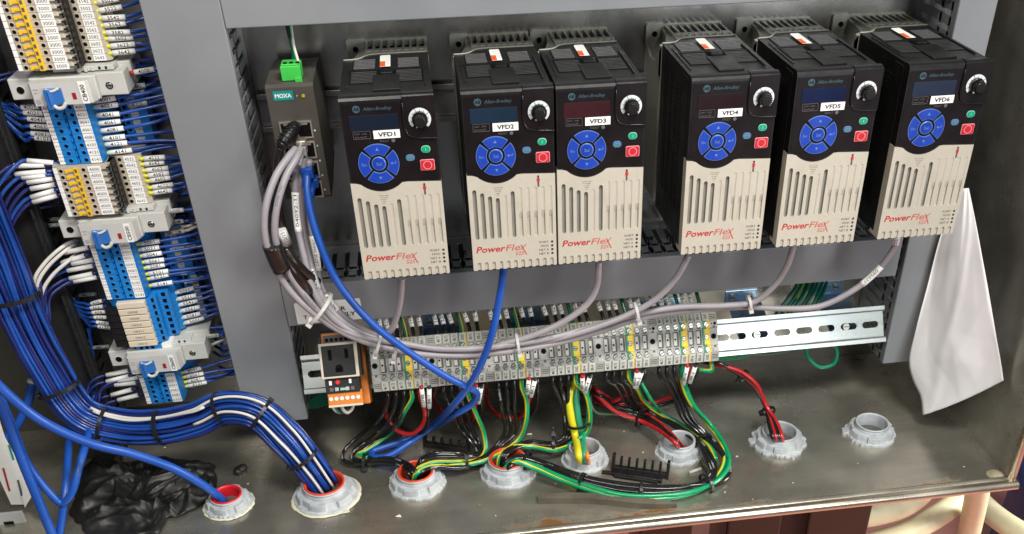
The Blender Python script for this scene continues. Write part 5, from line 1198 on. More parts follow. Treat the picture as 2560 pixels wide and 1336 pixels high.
# red and black feeders into the grey bushings
for q, (mt, dy, lb) in enumerate((('wred', 0, 'red feeder wire on the near side running into the bushing behind the comb piece'), ('wblack', -9, 'black feeder wire tied with the red one, nearest it'), ('wblack', -18, 'black feeder wire tied with the red one, middle'), ('wred', -24, 'red feeder wire on the far side, hidden beyond the cable tie'))):
    wire([(1470, 960 + dy * .4, -40), (1495, 990 + dy * .5, -90), (1540, 1030 + dy, -370), (1600, 1052 + dy, -382), (1650, 1078 + dy * .8, -378), (1688, 1108 + dy * .5, -374), (1704 - dy * .6, 1132, -398)], 2.4, mt, lb)
wire([(1484, 960, -60), (1476, 1005, -90), (1492, 1032, -374), (1540, 1036, -384), (1600, 1042, -388)], 1.3, 'olivecable', 'thin pale green wire lying loose behind the red feeders')
for q, (mt, dx, lb) in enumerate((('wblack', -7, 'outermost black feeder wire arching into the ragged bushing'), ('wred', 0, 'red feeder wire arching from the row end into the ragged bushing, near side'), ('wblack', 9, 'black feeder wire arching with the red ones into the ragged bushing'), ('wred', 15, 'red feeder wire arching into the ragged bushing, far side'), ('wblack', 4, 'second black feeder wire arching into the ragged bushing'))):
    wire([(1740, 900, -60), (1790, 908 + dx * .3, -96), (1850, 935 - dx * .4, -105), (1890, 970 - dx * .6, -112), (1916, 1020 - dx * .3, -118), (1930 + dx * .9, 1062, -374), (1940 + dx, 1095, -380), (1944 + dx, 1108, -398)], 2.5, mt, lb)
# green loop and the bunch of earth wires under the rail
wire([(2010, 850, -60), (2020, 890, -60), (2050, 918, -62), (2085, 908, -64), (2092, 875, -64), (2068, 850, -60), (2040, 835, -50)], 2.3, 'wteal2', 'green wire curled into a loop beneath the bare bright rail', n=10) if False else None
M['wteal2'] = mat('sea_green_wire', (0.0, 0.30, 0.16), 0.3)
wire([(2010, 845, -50), (2022, 895, -56), (2052, 918, -62), (2085, 908, -64), (2092, 875, -64), (2068, 850, -60), (2040, 835, -50)], 2.3, 'wteal2', 'green wire curled into a loop beneath the bare bright rail', n=10)
wire([(1790, 882, -60), (1850, 885, -60), (1930, 886, -60), (1985, 872, -60), (2015, 850, -60)], 1.1, 'olivecable', 'thin pale green wire running along beneath the bare bright rail')
for k in range(5):
    wire([(1770 - 4 * k, 870 + 6 * k, -40), (1810, 882 + 4 * k, -44), (1860, 872 + 5 * k, -50), (1890, 868 + 2 * k, -56)], 2.0, 'wgreen', 'green earth wire glimpsed below the end of the terminal row', 'green earth wires below the row end')
for k in range(9):
    u0 = 2062 - 11 * k + (14 if k > 5 else 0); 
    wire([(u0 + 8, 690 + k, -10), (u0, 720, -24 - 2 * (k % 3)), (u0 - 14 - k, 752 + 3 * (k % 2), -36), (u0 - 34 - 2 * k, 790, -40), (u0 - 36, 815, -36)], 2.0, 'wteal', 'dark green earth wire slanting down behind the bright rail', 'dark green earth wires behind the bright rail', stripe='wyellow' if k == 5 else None, twist=0.03)
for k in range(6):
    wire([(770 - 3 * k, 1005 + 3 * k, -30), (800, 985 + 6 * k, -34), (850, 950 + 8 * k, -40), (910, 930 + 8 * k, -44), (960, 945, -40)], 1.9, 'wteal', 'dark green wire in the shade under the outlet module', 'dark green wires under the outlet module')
# wires under the outlet
for k, (mt, P, lb) in enumerate((('wwhite', [(852, 1000, -118), (856, 1022, -120), (868, 1032, -120), (880, 1022, -116), (884, 1003, -112)], 'short white wire looped under the outlet module'), ('wteal', [(836, 1002, -118), (842, 1024, -118), (860, 1030, -112), (872, 1010, -106)], 'short dark green wire looped under the outlet module'), ('wred', [(827, 1002, -118), (830, 1015, -118), (836, 1022, -112)], 'short red wire under the outlet module'), ('wwhite', [(828, 1012, -119), (838, 1026, -118), (850, 1032, -112)], 'short white sleeve end under the outlet module'))):
    wire(P, 1.8, mt, lb)
# white sleeves on the brake wires below the row, and their wires' ends
def tag_sleeve(k, u0, v0, u1, v1, Y, txt, lb, fer='redferr'):
    A = atY(u0, v0, Y); B = atY(u1, v1, Y); t = thing('wire_marker', tuple(B), lb, 'marker sleeve', 'white marker sleeves hanging below the row')
    sleeve_on(t, A, B, 2.3, txt, 1)
    m = MB(); m.tube([A + (A - B).normalized() * 3, A], 1.8, fer, 10); m.build('ferrule', t)
TS = [(1054, 972, 1060, 1016, 'BR+1', 'redferr'), (1073, 972, 1073, 1020, 'BR-1', 'wblack'), (1190, 968, 1187, 1000, 'BR+2', 'redferr'), (1203, 970, 1196, 1008, 'BR-2', 'wblack'), (1322, 950, 1318, 985, 'BR+3', 'redferr'), (1337, 952, 1327, 992, 'BR-3', 'wblack'), (1456, 945, 1456, 975, 'BR+4', 'redferr'), (1474, 945, 1462, 983, 'BR-4', 'wblack'), (1592, 932, 1586, 970, 'BR+5', 'redferr'), (1604, 932, 1590, 970, 'BR-5', 'wblack'), (1718, 918, 1708, 962, 'BR+6', 'redferr'), (1738, 918, 1724, 958, 'BR-6', 'wblack')]
for k, (a, b_, c, d, tx, fr) in enumerate(TS):
    tag_sleeve(k, a, b_, c, d, -118, tx, 'white marker sleeve printed %s hanging below the %s terminal group, on its %s wire' % (tx, GN[k // 2], 'red' if k % 2 == 0 else 'black'), fr)
# black wires with printed sleeves coming down behind the row
TOPW = []
for g_ in range(6):
    for q, (dx, s_) in enumerate(((0, 'T1'), (1, 'T2'), (2, 'T3'), (4, 'BR+'), (5, 'BR-'))):
        k = 7 * g_ + 1 + dx; T = TT(k); e = T((4, 32, H2 - 3)); st = T((4, 30, H2 + 3))
        tx = ('M%d-%s' % (g_ + 1, s_)) if q < 3 else '%s%d' % (s_, g_ + 1)
        lean = rnd.uniform(-5, -1.5) if g_ else rnd.uniform(-3, 0)
        A = st + Vector((lean * .3, 6, 4)); B = A + Vector((lean, 11, 13 + rnd.uniform(-1, 2))); C_ = B + Vector((lean, 14, 16))
        m = MB(); m.tube(spline([e, st, A, B, C_, C_ + Vector((lean, 14, 30))]), 1.9, 'wblack')
        o = tag(m.build('wire'), 'black wire with sleeve printed %s coming down behind the %s group of the row' % (tx, GN[g_]), 'wire', 'sleeved black wires behind the row')
        sleeve_on(o, B, A, 2.4, tx, 1)
    k = 7 * g_ + 4; T = TT(k); st = T((4, 30, H2 + 3)); m = MB(); m.tube(spline([T((4, 32, H2 - 3)), st, st + Vector((-3, 14, 14)), st + Vector((-7, 40, 44))]), 2.0, 'wteal', 8, stripe='wyellow' if g_ in (0, 1, 2) else None, twist=0.03)
    tag(m.build('wire'), 'dark green earth wire coming down behind the %s group of the row' % GN[g_], 'wire')
m = MB(); T = TT(42); st = T((4, 28, H2)); m.tube(spline([st, st + Vector((-3, 16, 16)), st + Vector((-6, 44, 48))]), 2.0, 'wteal'); tag(m.build('wire'), 'lone dark green wire behind the end of the terminal row', 'wire')
# white printing along some of the black wires, dark printing along the grey cables
def print_on(o, Q, i, body, h, mt, L):
    i = min(max(i, 1), len(Q) - 3); c = Q[i]; d = (Q[i + 1] - Q[i - 1]).normalized()
    if d.x < 0: d = -d
    out = Vector((0.05, -0.75, 0.66)); out = (out - d * out.dot(d)).normalized(); up = out.cross(d)
    m = MB(); m.text(body, c + out * 2.32, d, up, h, mt, w=L, bold=0.02, al='c'); m.build('wire_print', o)
pr = random.Random(11); PW = ('1-ONE', '2-TWO', '3-THREE')
for o_, Q_ in BLK:
    for q in range(2 + (len(Q_) > 90)): print_on(o_, Q_, int(len(Q_) * pr.uniform(.2, .92)), PW[pr.randrange(3)], 1.5, 'silver', 8)

# ties on the floor wiring
def tie_px(u, v, d, u2, v2, rad, label, **k):
    a = at(u, v, d); b_ = at(u2, v2, d); tie_at([a - (b_ - a) * .5, a, a + (b_ - a) * .5], 1, rad, label, **k)
tie_px(912, 1153, -389, 940, 1154, 7, 'black cable tie on the wires of the first terminal group', wd=3)
tie_px(1168, 1152, -384, 1140, 1154, 8, 'black cable tie beside the comb piece on the wires to the orange rimmed bushing', wd=3, rot=1.2)
tie_px(1384, 1112, -382, 1350, 1112, 8.5, 'black cable tie with upright head in the middle of the fourth group wires', wd=3, rot=0.1, tail=4)
tie_px(1448, 1057, -112, 1452, 1080, 12, 'black cable tie round the broad yellow and green wires', wd=3)
tie_px(1606, 1042, -380, 1630, 1056, 9.5, 'black cable tie round the red and black feeders', wd=3.4)
tie_px(1318, 1148, -380, 1350, 1158, 8, 'black cable tie at the start of the long loop, by its bushing', wd=3)
tie_px(1455, 1205, -390, 1480, 1212, 8.5, 'black cable tie on the near straight of the long loop', wd=3.2)
tie_px(1603, 1228, -394, 1630, 1229, 9, 'glinting cable tie at the foot of the long loop, in front of the comb piece', wd=3, tail=4)
tie_px(1766, 1210, -394, 1785, 1200, 10, 'black cable tie where the long loop turns upward', wd=3)
tie_px(1758, 1105, -386, 1770, 1118, 10, 'black cable tie high on the long loop behind the bushing', wd=2.6, rot=0.2, tail=4)
tie_px(1858, 940, -104, 1875, 955, 6, 'black cable tie on the arching red feeders near the row', wd=3)
tie_px(1921, 1028, -118, 1926, 1045, 6.5, 'black cable tie on the arching red feeders above the ragged bushing', wd=3.4)

# ================================================================ grey network cables
GR = 3.0
def cable(P, r, mt, label, group=None, seg=8, n=12):
    Q = spline(px(P), seg); m = MB(); m.tube(Q, r, mt, n); o = tag(m.build('cable'), label, 'cable', group); return o, Q
CG = [
 ([(738, 372, -112), (722, 392, -122), (690, 440, -136), (664, 520, -148), (662, 590, -150), (680, 650, -148), (715, 715, -144), (770, 772, -138), (840, 822, -134), (905, 852, -134), (980, 874, -138), (1080, 888, -142), (1180, 888, -142), (1290, 876, -142), (1400, 856, -140), (1500, 828, -136), (1600, 796, -132), (1700, 780, -128), (1870, 768, -126), (1960, 772, -130), (2050, 766, -134), (2130, 728, -138), (2190, 680, -142), (2235, 620, -146), (2244, 585, -150)], 'outermost grey network cable, running along the whole row up to the last drive'),
 ([(752, 372, -112), (742, 395, -122), (716, 440, -134), (692, 520, -146), (688, 590, -148), (705, 648, -145), (742, 712, -142), (790, 772, -137), (850, 820, -134), (925, 848, -134), (1000, 858, -138), (1090, 872, -142), (1190, 872, -144), (1290, 860, -144), (1400, 840, -142), (1500, 812, -138), (1590, 786, -136), (1700, 768, -134), (1820, 764, -132), (1885, 755, -132), (1935, 715, -138), (1968, 665, -144), (1985, 610, -150)], 'grey network cable leaving the bunch under the fifth drive'),
 ([(742, 390, -104), (738, 470, -112), (744, 560, -120), (760, 640, -128), (782, 722, -134), (828, 792, -136), (890, 834, -132), (955, 860, -132), (1050, 882, -136), (1180, 892, -138), (1290, 868, -138), (1400, 845, -142), (1500, 815, -142), (1575, 785, -142), (1640, 748, -144), (1690, 695, -148), (1722, 638, -152)], 'grey network cable leaving the bunch under the fourth drive'),
 ([(760, 388, -106), (752, 470, -110), (756, 560, -116), (775, 650, -124), (796, 726, -132), (832, 782, -134), (888, 824, -128), (955, 850, -130), (1060, 868, -136), (1180, 876, -140), (1290, 852, -144), (1350, 832, -146), (1420, 798, -146), (1470, 758, -146), (1492, 715, -148), (1497, 655, -152)], 'grey network cable leaving the bunch under the third drive'),
 ([(772, 400, -104), (772, 480, -106), (776, 560, -110), (790, 640, -118), (802, 712, -126), (836, 768, -128), (888, 812, -124), (945, 838, -126), (975, 828, -132), (992, 790, -138), (1002, 740, -144), (1004, 695, -152)], 'short grey network cable rising into the first drive'),
]
CQ = []
for P, lb in CG:
    o, Q = cable(P, GR, 'wgrey', lb, None); CQ.append((o, Q))
def wrap(o, Q, f0, f1, r, txt, mt='label'):
    i0 = int(f0); i1 = int(f1); m = MB(); m.tube(Q[i0:i1 + 1], r, mt, 14)
    if txt:
        c = Q[(i0 + i1) // 2]; d = (Q[i0] - Q[i1]).normalized(); nrm = (CAM - c).normalized(); nrm = (nrm - d * nrm.dot(d)).normalized(); up = nrm.cross(d)
        m.text(txt, c + nrm * (r + .2), d, up, r * .8, 'ink', w=(Q[i0] - Q[i1]).length * .8, al='c')
    m.build('cable_label', o)
wrap(*CQ[2], 9, 18, 3.35, '04092-11'); wrap(*CQ[3], 26, 32, 3.35, '0409-14', 'silver'); wrap(*CQ[4], 19, 28, 3.35, 'CAT5E 24AWG'); wrap(*CQ[4], 35, 41, 3.35, '0409214'); wrap(*CQ[0], len(CQ[0][1]) - 22, len(CQ[0][1]) - 15, 3.3, '0950202'); wrap(*CQ[0], len(CQ[0][1]) - 7, len(CQ[0][1]) - 2, 3.3, '5222')
for q, (ci, fr, tx) in enumerate(((0, .36, 'E188630 CM 24AWG'), (0, .50, 'CAT5E PATCH'), (1, .30, 'TIA/EIA-568B'), (1, .62, '24AWG 4PR'), (3, .55, 'CAT5E'), (0, .72, 'VERIFIED 4PR'), (2, .50, '350MHz'), (1, .12, 'CMR 75C'))):
    o_, Q_ = CQ[ci]; i = int(len(Q_) * fr); c = Q_[i]; d = (Q_[i + 1] - Q_[i - 1]).normalized(); d = d if d.x > 0 else -d
    out = Vector((0.05, -0.75, 0.66)); out = (out - d * out.dot(d)).normalized(); m = MB(); m.text(tx, c + out * (GR + .12), d, out.cross(d), 1.8, 'greyink', w=18, al='c'); m.build('jacket_print', o_)
# plugs in the switch
def plug(u, v, Y, sx, sz, mt, label, L=14, dz=-8):
    c = atY(u, v, Y); t = thing('network_plug', tuple(c), label, 'network plug'); m = MB()
    m.box(c.x - sx / 2, c.x + sx / 2, SY - L, SY - 0.5, c.z - sz / 2, c.z + sz / 2, mt, 1.0); m.build('plug_body', t)
    m = MB(); m.tube([(c.x, SY - L + 2, c.z - 1), (c.x - 1, SY - L - 5, c.z - 3), (c.x - 2, SY - L - 10, c.z + dz)], [sz * .42, sz * .36, sz * .30], mt, 10); m.build('boot', t)
plug(752, 378, -108, 9.5, 8, 'wgrey', 'grey network plug in the middle of the ethernet switch'); plug(738, 392, -108, 8, 8, 'wgrey', 'grey network plug half under the other grey one')
plug(768, 430, -108, 10, 9, 'cblue', 'blue network plug low in the ethernet switch', 16); plug(783, 455, -104, 9, 8, 'cblue', 'second blue network plug boot near the lower corner of the ethernet switch', 12)
plug(752, 356, -106, 8.5, 4.0, 'tin', 'clear and metal network plug end under the empty port', 12, -2)
# black patch plug with ribbed boot in the upper port
c = atY(722, 340, -110); t = thing('network_plug', tuple(c), 'black ribbed network plug in the upper port of the ethernet switch', 'network plug')
m = MB(); P = [atY(738, 318, -100), atY(728, 330, -112), atY(714, 348, -118), atY(702, 368, -120)]
m.tube(spline(P, 4), [5.4] * 7 + [5.0] * 3 + [4.6] * 3, 'black', 10); m.build('plug_body', t)
Q = spline(P, 6)
for k in range(7): mm = MB(); mm.tube([Q[3 + 2 * k] * 1.0, Q[3 + 2 * k] + (Q[4 + 2 * k] - Q[3 + 2 * k]).normalized() * 1.1], 6.1, 'blackgloss', 10); mm.build('rib', t)
cable([(702, 368, -120), (694, 400, -118), (692, 460, -112), (700, 540, -104), (715, 600, -98), (726, 650, -92)], 3.2, 'tape', 'black patch cable dropping beside the grey cables from the ethernet switch')
m = MB(); a = atY(703, 575, -108); d = Vector((2, 1, -10)).normalized(); m.tube([a, a + d * 15], 4.4, 'label', 12); nn = (CAM - a).normalized(); m.text('10/15', a + d * 7.5 + nn * 4.9, d * -1, nn.cross(-d), 3.0, 'ink', w=10, al='c'); tag(m.build('date_sleeve'), 'white date sleeve on the dark cable beside the wide duct', 'cable label')
# black tape: one wrap round the outer pair and a twisted length of tape beside
i_ = 40; Qa, Qb = CQ[0][1], CQ[1][1]
m = MB(); mid = [(Qa[i] + Qb[i]) / 2 for i in range(35, 44)]
m.tube(mid, [8.0] * 9, 'tape', 16, flat=1.0)
t = m.build('tape_wrap'); tag(t, 'glossy black tape wrapped round two grey cables by the wide duct', 'tape')
cable([(712, 622, -132), (735, 655, -136), (765, 685, -132), (792, 705, -126)], 5.0, 'tape', 'glossy black cable stretch between the tape wrap and the duct', None, 6); cable([(706, 640, -138), (735, 680, -142), (760, 712, -140), (775, 730, -134)], 4.2, 'tape', 'second glossy black cable stretch just under the first', None, 6)
cable([(720, 668, -124), (752, 722, -124), (790, 755, -126), (840, 790, -126)], 2.7, 'wgrey', 'grey cable showing under the tape wrap and joining the bunch')
tie_px(800, 772, -140, 840, 800, 16.5, 'milky cable tie round the grey cables in front of the notice', mt='clear', wd=3.0, sq=0.6, rot=0.15)
tie_px(945, 857, -138, 990, 868, 12, 'milky cable tie round the grey cables above the first terminals', mt='clear', wd=2.6, sq=0.7)
tie_px(988, 874, -142, 1030, 882, 10, 'second milky cable tie close to the one above the first terminals', mt='clear', wd=2.6, sq=0.7)
tie_px(1295, 862, -144, 1330, 856, 9.5, 'milky cable tie round the grey cables over the third terminal group', mt='clear', wd=2.6, sq=0.7, rot=0.3)
tie_px(1592, 782, -140, 1625, 774, 9, 'milky cable tie with square head where the fourth drive cable leaves the bunch', mt='clear', wd=2.6, sq=0.7, rot=0.1)
tie_px(1873, 758, -132, 1900, 752, 7, 'milky cable tie in front of the blue zinc bracket', mt='clear', wd=2.6, sq=0.7, rot=0.1)
# one long blue network cable with a loose loop on the floor
cable([(768, 440, -118), (768, 470, -124), (776, 530, -132), (800, 610, -138), (835, 690, -142), (880, 755, -146), (940, 818, -150), (1010, 872, -154), (1080, 920, -154), (1130, 950, -152), (1168, 968, -148), (1192, 985, -140), (1180, 1010, -134), (1140, 1035, -130), (1080, 1070, -378), (1010, 1102, -386), (955, 1120, -388), (930, 1130, -389), (935, 1143, -389), (970, 1140, -387), (1020, 1110, -380), (1075, 1070, -372), (1130, 1018, -140), (1172, 965, -150), (1205, 905, -156), (1230, 835, -156), (1246, 760, -154), (1256, 700, -152), (1260, 665, -150)], 3.4, 'cblue', 'bright blue network cable looping on the floor and rising to the drive tagged VFD2', n=14)
# ================================================================ loose things
# crumpled black plastic sheet
def sheet():
    poly = [(205, 1170), (260, 1150), (330, 1165), (400, 1148), (470, 1158), (535, 1170), (545, 1205), (520, 1250), (470, 1290), (420, 1300), (400, 1345), (210, 1345), (178, 1290), (190, 1230)]
    P = [atZ(u, v, FZ) for u, v in poly]; cx = sum(p.x for p in P) / len(P); cy = sum(p.y for p in P) / len(P)
    import mathutils.noise as mn
    n = 168; rings = 58; vs = []; m = MB()
    def rad(a):
        best = 0; d = Vector((math.cos(a), math.sin(a)))
        for i in range(len(P)):
            p, q = P[i], P[(i + 1) % len(P)]; e = Vector((q.x - p.x, q.y - p.y)); w_ = Vector((p.x - cx, p.y - cy)); den = d.x * e.y - d.y * e.x
            if abs(den) < 1e-9: continue
            t_ = (w_.x * e.y - w_.y * e.x) / den; s_ = (w_.x * d.y - w_.y * d.x) / den
            if t_ > 0 and 0 <= s_ <= 1: best = max(best, t_)
        return best
    R = [rad(2 * math.pi * j / n) for j in range(n)]
    for i in range(rings + 1):
        f = i / rings
        for j in range(n):
            a = 2 * math.pi * j / n; r = R[j] * f * (1 + (0.09 * mn.noise(Vector((math.cos(a) * 6, math.sin(a) * 6, 3))) if f > .5 else 0))
            x = cx + r * math.cos(a); y = cy + r * math.sin(a); p = Vector((x * .022, y * .022, 0))
            w_ = Vector((mn.noise(p * .8), mn.noise(p * .8 + Vector((5, 9, 2))), 0)) * 1.3
            h1 = 1 - abs(mn.noise(p + w_)) * 2; h2 = 1 - abs(mn.noise(p * 2.3 + w_ * 1.5 + Vector((9, 1, 0)))) * 2; h3 = 1 - abs(mn.noise(p * 5 + w_ * 2)) * 2
            env = min(1, (1 - f) * 5) ** .6
            vs.append((x, y, FZ + 1.2 + env * (2 + 9 * max(0, h1) ** 2 + 5 * max(0, h2) ** 2 + 1.3 * max(0, h3) ** 2) + (1 - env) * (1.5 * max(0, h2))))
    m.add(vs, [(i * n + j, i * n + (j + 1) % n, (i + 1) * n + (j + 1) % n, (i + 1) * n + j) for i in range(rings) for j in range(n)], 'bag', True)
    o = m.build('plastic_sheet'); tag(o, 'crumpled black plastic sheet lying on the steel floor', 'plastic sheet')
    so = o.modifiers.new('thick', 'SOLIDIFY'); so.thickness = 0.2 * U
sheet()
m = MB(); c = atZ(606, 1182, FZ); m.tube(spline([c + Vector((-5, -5, 2)), c + Vector((-3, 1, 3)), c + Vector((1, 4, 3)), c + Vector((5, 5, 2))]), [2.5, 3.5, 4, 4.5] + [4.5] * 16 + [4, 3, 2, 1, .5], 'bag', 8); tag(m.build('plastic_scrap'), 'tiny crumpled black scrap on the floor behind the smallest bushing', 'scrap')

# white paper hanging beside the narrow duct
def paper():
    L = [(2395, 470, -92), (2352, 590, -92), (2318, 720, -94), (2288, 830, -98), (2272, 905, -104), (2282, 950, -112), (2300, 990, -122), (2306, 1036, -134)]
    Rr = [(2422, 470, -96), (2440, 560, -118), (2455, 640, -136), (2470, 720, -150), (2482, 790, -162), (2492, 850, -172), (2502, 905, -180), (2509, 952, -188)]
    import mathutils.noise as mn
    m = MB(); N_ = 70; K = 44; LP = spline(px(L), 6); RP = spline(px(Rr), 6); vs = []
    for i in range(N_):
        f = i / (N_ - 1) * (len(LP) - 1); a = LP[int(f)].lerp(LP[min(int(f) + 1, len(LP) - 1)], f % 1); c = RP[int(f)].lerp(RP[min(int(f) + 1, len(RP) - 1)], f % 1)
        for j in range(K):
            s_ = j / (K - 1); p = a.lerp(c, s_); fi = i / (N_ - 1)
            def fold(a_, b_, c_, w_): return max(0.0, 1 - abs(a_ * s_ + b_ * fi - c_) / w_)
            bow = 2 * math.sin(math.pi * s_) * fi + 2.2 * fold(1, .15, .62, .3) - 2 * fold(1, -.5, -.02, .25) + 2.4 * fold(.5, 1, .95, .30) - 1.6 * fold(-.5, 1, .25, .2) + 1.0 * fold(1, .8, .9, .10) + 0.8 * mn.noise(Vector((s_ * 5, fi * 6, 4)))
            p = p + Vector((-0.35, -1, 0.1)).normalized() * bow * (1 if 0 < j < K - 1 else .2)
            if fi > .8: p.z += -6 * math.sin(math.pi * s_) * (fi - .8) * 2
            vs.append(p)
    m.add(vs, [(i * K + j, i * K + j + 1, (i + 1) * K + j + 1, (i + 1) * K + j) for i in range(N_ - 1) for j in range(K - 1)], 'paper', True)
    o = m.build('hanging_paper'); tag(o, 'creased white paper sheet hanging beside the narrow duct', 'paper')
    so = o.modifiers.new('thick', 'SOLIDIFY'); so.thickness = 0.25 * U
paper()
# folded white papers with print, far lower corner
def flat_sheet(pts, Y, label, name, printed, mt='label'):
    t = thing(name, tuple(atY(*pts[0], Y)), label, 'paper'); m = MB(); P = [atY(*p, Y) for p in pts]; P2 = [p + Vector((0, 0.5, 0)) for p in P]; n = len(P)
    m.add(P + P2, [list(range(n)), list(range(2 * n - 1, n - 1, -1))] + [(i, (i + 1) % n, n + (i + 1) % n, n + i) for i in range(n)], mt); m.build('sheet', t)
    if printed:
        m = MB()
        for a, c, mt_ in printed:
            A = atY(*a, Y) + Vector((0, -.3, 0)); B = atY(*c, Y) + Vector((0, -.3, 0)); d = (B - A); nrm = Vector((-d.z, 0, d.x)).normalized() * 1.0
            m.quad([A - nrm, B - nrm, B + nrm, A + nrm], mt_)
        m.build('print', t)
flat_sheet([(-5, 1040), (12, 1094), (68, 1196), (62, 1262), (28, 1262), (-5, 1190)], -120, 'white printed paper standing behind the thick blue cables in the far lower corner', 'printed_paper', [((22, 1112), (34, 1150), 'tealtag'), ((34, 1122), (56, 1180), 'teal'), ((8, 1170), (24, 1228), 'redprint'), ((45, 1200), (55, 1240), 'greyink')])
flat_sheet([(58, 1200), (80, 1240), (62, 1270), (56, 1240)], -124, 'small white card tucked behind the printed paper', 'small_card', [])
t = thing('steel_bracket', tuple(atY(30, 1320, -140)), 'small dull steel bracket with a screw in the far lower corner', 'bracket')
m = MB(); c = atY(32, 1300, -140); m.box(c.x - 14, c.x + 12, -142, -139, c.z - 24, c.z + 10, 'bluezincd' if False else 'silver', 0.5); m.build('plate', t); m = MB(); m.cyl((c.x + 5, -142, c.z - 8), (0, -1, 0), 3, 1.4, 'screw', 16); m.build('screw', t); m = MB(); m.box(c.x - 8, c.x + 1, -142.6, -142, c.z - 4, c.z, 'hole'); m.build('slot', t)

# black plastic comb pieces
def comb(u0, v0, u1, v1, n, label, tall, lean, bar):
    a = atZ(u0, v0, FZ); c = atZ(u1, v1, FZ); d = (c - a); L = d.length; d.normalize(); up = Vector((0, 0, 1)); s_ = d.cross(up)
    def T(p): return a + d * p[0] + s_ * p[1] + (up * math.cos(lean) - s_ * math.sin(lean)) * p[2]
    t = thing('plastic_comb', tuple((a + c) / 2), label, 'plastic part'); m = MB()
    m.box(0, L, -2, 2, 0, 5.5, 'black', 0.4, T); m.box(-1.5, 1.5, -3, 3, 0, tall + 2, 'black', 0.4, T); m.box(L - 1.5, L + 1.5, -3, 3, 0, tall + 2, 'black', 0.4, T)
    if bar: m.box(2, L - 4, 2, 11, 0, 4.5, 'blackgloss', 0.6, T); m.box(-10, 4, 6, 9, 0, 3, 'black', 0.4, T); m.box(4, L - 8, 10.5, 13, 0.2, 3.5, 'black', 0.5, T)
    m.build('bar', t)
    for k in range(1, n): m = MB(); x = L * k / n; m.box(x - 1.3, x + 1.3, -2.0, 2.0, 4.5, tall, 'black', 0.5, T); m.build('tooth', t)
comb(1532, 1176, 1668, 1196, 7, 'black plastic comb piece lying in front of the bare grey bushings', 16, 0.35, True)
comb(1062, 1116, 1168, 1132, 5, 'smaller black plastic comb piece lying behind the orange rimmed bushing', 12, 0.3, False)
# rubber strip
A = [atZ(1346, 1254, FZ), atZ(1480, 1254, FZ), atZ(1600, 1266, FZ), atZ(1692, 1268, FZ)]; Q = spline([p + Vector((0, 0, 3)) for p in A], 8)
m = MB(); m.tube(Q, [6.2] * 18 + [6.0, 5.6, 5, 4.6, 4, 3, 2.4], 'rubber', 4, flat=0.9); o = m.build('rubber_strip'); tag(o, 'old brown rubber strip lying along the front of the floor', 'rubber strip')
for p_ in o.data.polygons: p_.use_smooth = False
# pale debris and stub
for k, (u, v, s_) in enumerate([(1323, 1088, 3.2), (1383, 1071, 1.2), (866, 1281, 3.6), (996, 1292, 3.4), (1388, 1211, 1.6), (1540, 1262, 1.3), (1548, 1262, 1.0), (1608, 1132, 1.5), (1840, 1142, 2.2), (1828, 1175, 1.4), (1982, 1208, 1.2), (1881, 1249, 1.2), (1812, 1231, 1.4), (1560, 1080, 1.0), (2410, 1168, 1.0), (1200, 1262, .9), (640, 1050, .8), (1240, 1290, 1.0), (412, 1120, 1.8), (620, 1210, 1.6), (1480, 1232, 1.2), (2145, 1160, 1.2)]):
    c = atZ(u, v, FZ); m = MB(); rr = random.Random(k + 50)
    vs = [c + Vector((rr.uniform(-1, 1) * s_, rr.uniform(-1, 1) * s_ * .7, rr.uniform(0.1, .6) * s_)) for _ in range(9)]
    bm = bmesh.new(); [bm.verts.new(v_) for v_ in vs]; bmesh.ops.convex_hull(bm, input=bm.verts); bm.verts.index_update()
    m.add([v_.co.copy() for v_ in bm.verts], [[v_.index for v_ in f.verts] for f in bm.faces], 'debris'); bm.free()
    tag(m.build('debris_crumb'), 'pale crumb of dried sealant on the steel floor', 'debris', 'pale crumbs on the steel floor')
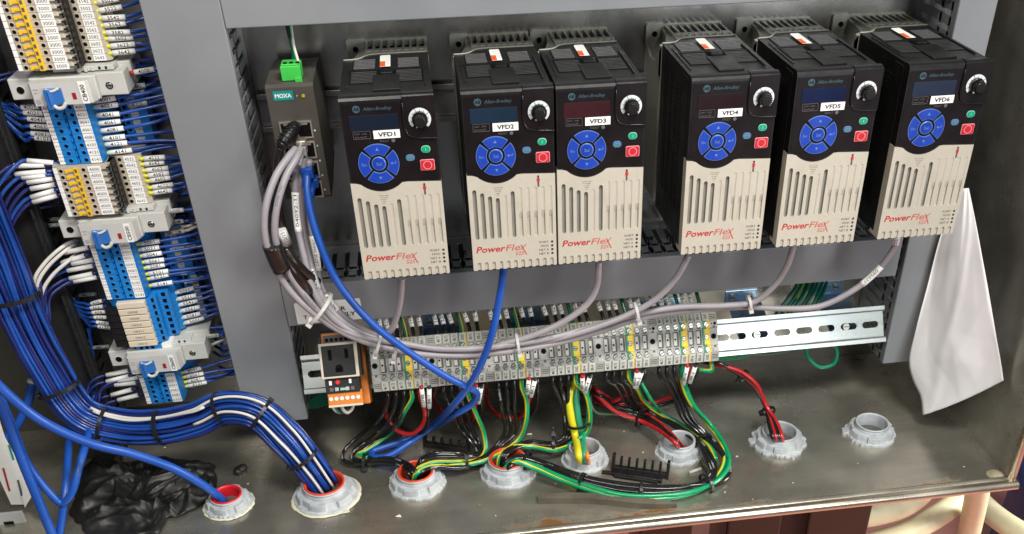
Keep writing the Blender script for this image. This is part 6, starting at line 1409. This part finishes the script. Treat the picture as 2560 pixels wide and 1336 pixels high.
a = atZ(1722, 1182, FZ + 1.5); c = atZ(1752, 1172, FZ + 1.5); m = MB(); m.tube([a, c], 1.8, 'clear', 8); tag(m.build('tie_offcut'), 'clear plastic offcut beside the bushing behind the comb piece', 'offcut')
# dark drip stain marks are part of the floor; a black spot where a hole is plugged
# ================================================================ seen below the front lip
def below(u, v, Z): return atZ(u, v, Z)
def leg(u0, u1, v, Z, label):
    a = below(u0, v, Z); c = below(u1, v, Z); m = MB()
    m.box(a.x, c.x, a.y, a.y + (c.x - a.x), -1150, FZ - 30, 'leg', 3); tag(m.build('support_post'), label, 'steel leg')
leg(1600, 1738, 1330, -560, 'dark steel leg under the cabinet, nearest the rusty part of the lip'); leg(1818, 1962, 1325, -560, 'dark steel leg under the cabinet, middle of the three'); leg(2020, 2188, 1310, -560, 'dark steel leg under the cabinet, nearest the cream hoses')
def hosepx(P, r, label):
    Q = spline([atZ(*p) for p in P], 10); m = MB(); m.tube(Q, r, 'hose', 20); tag(m.build('hose'), label, 'hose')
hosepx([(2450, 1150, -480), (2445, 1220, -560), (2432, 1290, -640), (2412, 1380, -740)], 15, 'thick cream hose hanging straight down under the cabinet corner')
hosepx([(2440, 1200, -640), (2385, 1260, -650), (2300, 1315, -660), (2200, 1355, -670), (2100, 1380, -680)], 16, 'cream hose sweeping sideways under the cabinet')
hosepx([(2430, 1230, -760), (2470, 1275, -740), (2530, 1320, -720), (2620, 1370, -700)], 17, 'cream hose curving away toward the blue drum')
hosepx([(2330, 1200, -600), (2270, 1255, -610), (2210, 1278, -620), (2140, 1290, -620), (2060, 1290, -620)], 17, 'short cream hose curving behind the broader steel leg')
c = atZ(2590, 1262, -700); m = MB(); m.lathe([(0.1, 560), (250, 560), (262, 552), (262, 380), (268, 372), (262, 364), (262, 180), (268, 172), (262, 164), (262, 0), (0.1, 0)], (c.x + 330, c.y + 60, -1150), Z_, 'bluewall', 48); tag(m.build('drum'), 'blue drum standing on the red floor beside the cabinet', 'drum')
for o in bpy.data.objects:
    if '_o' in o: del o['_o']
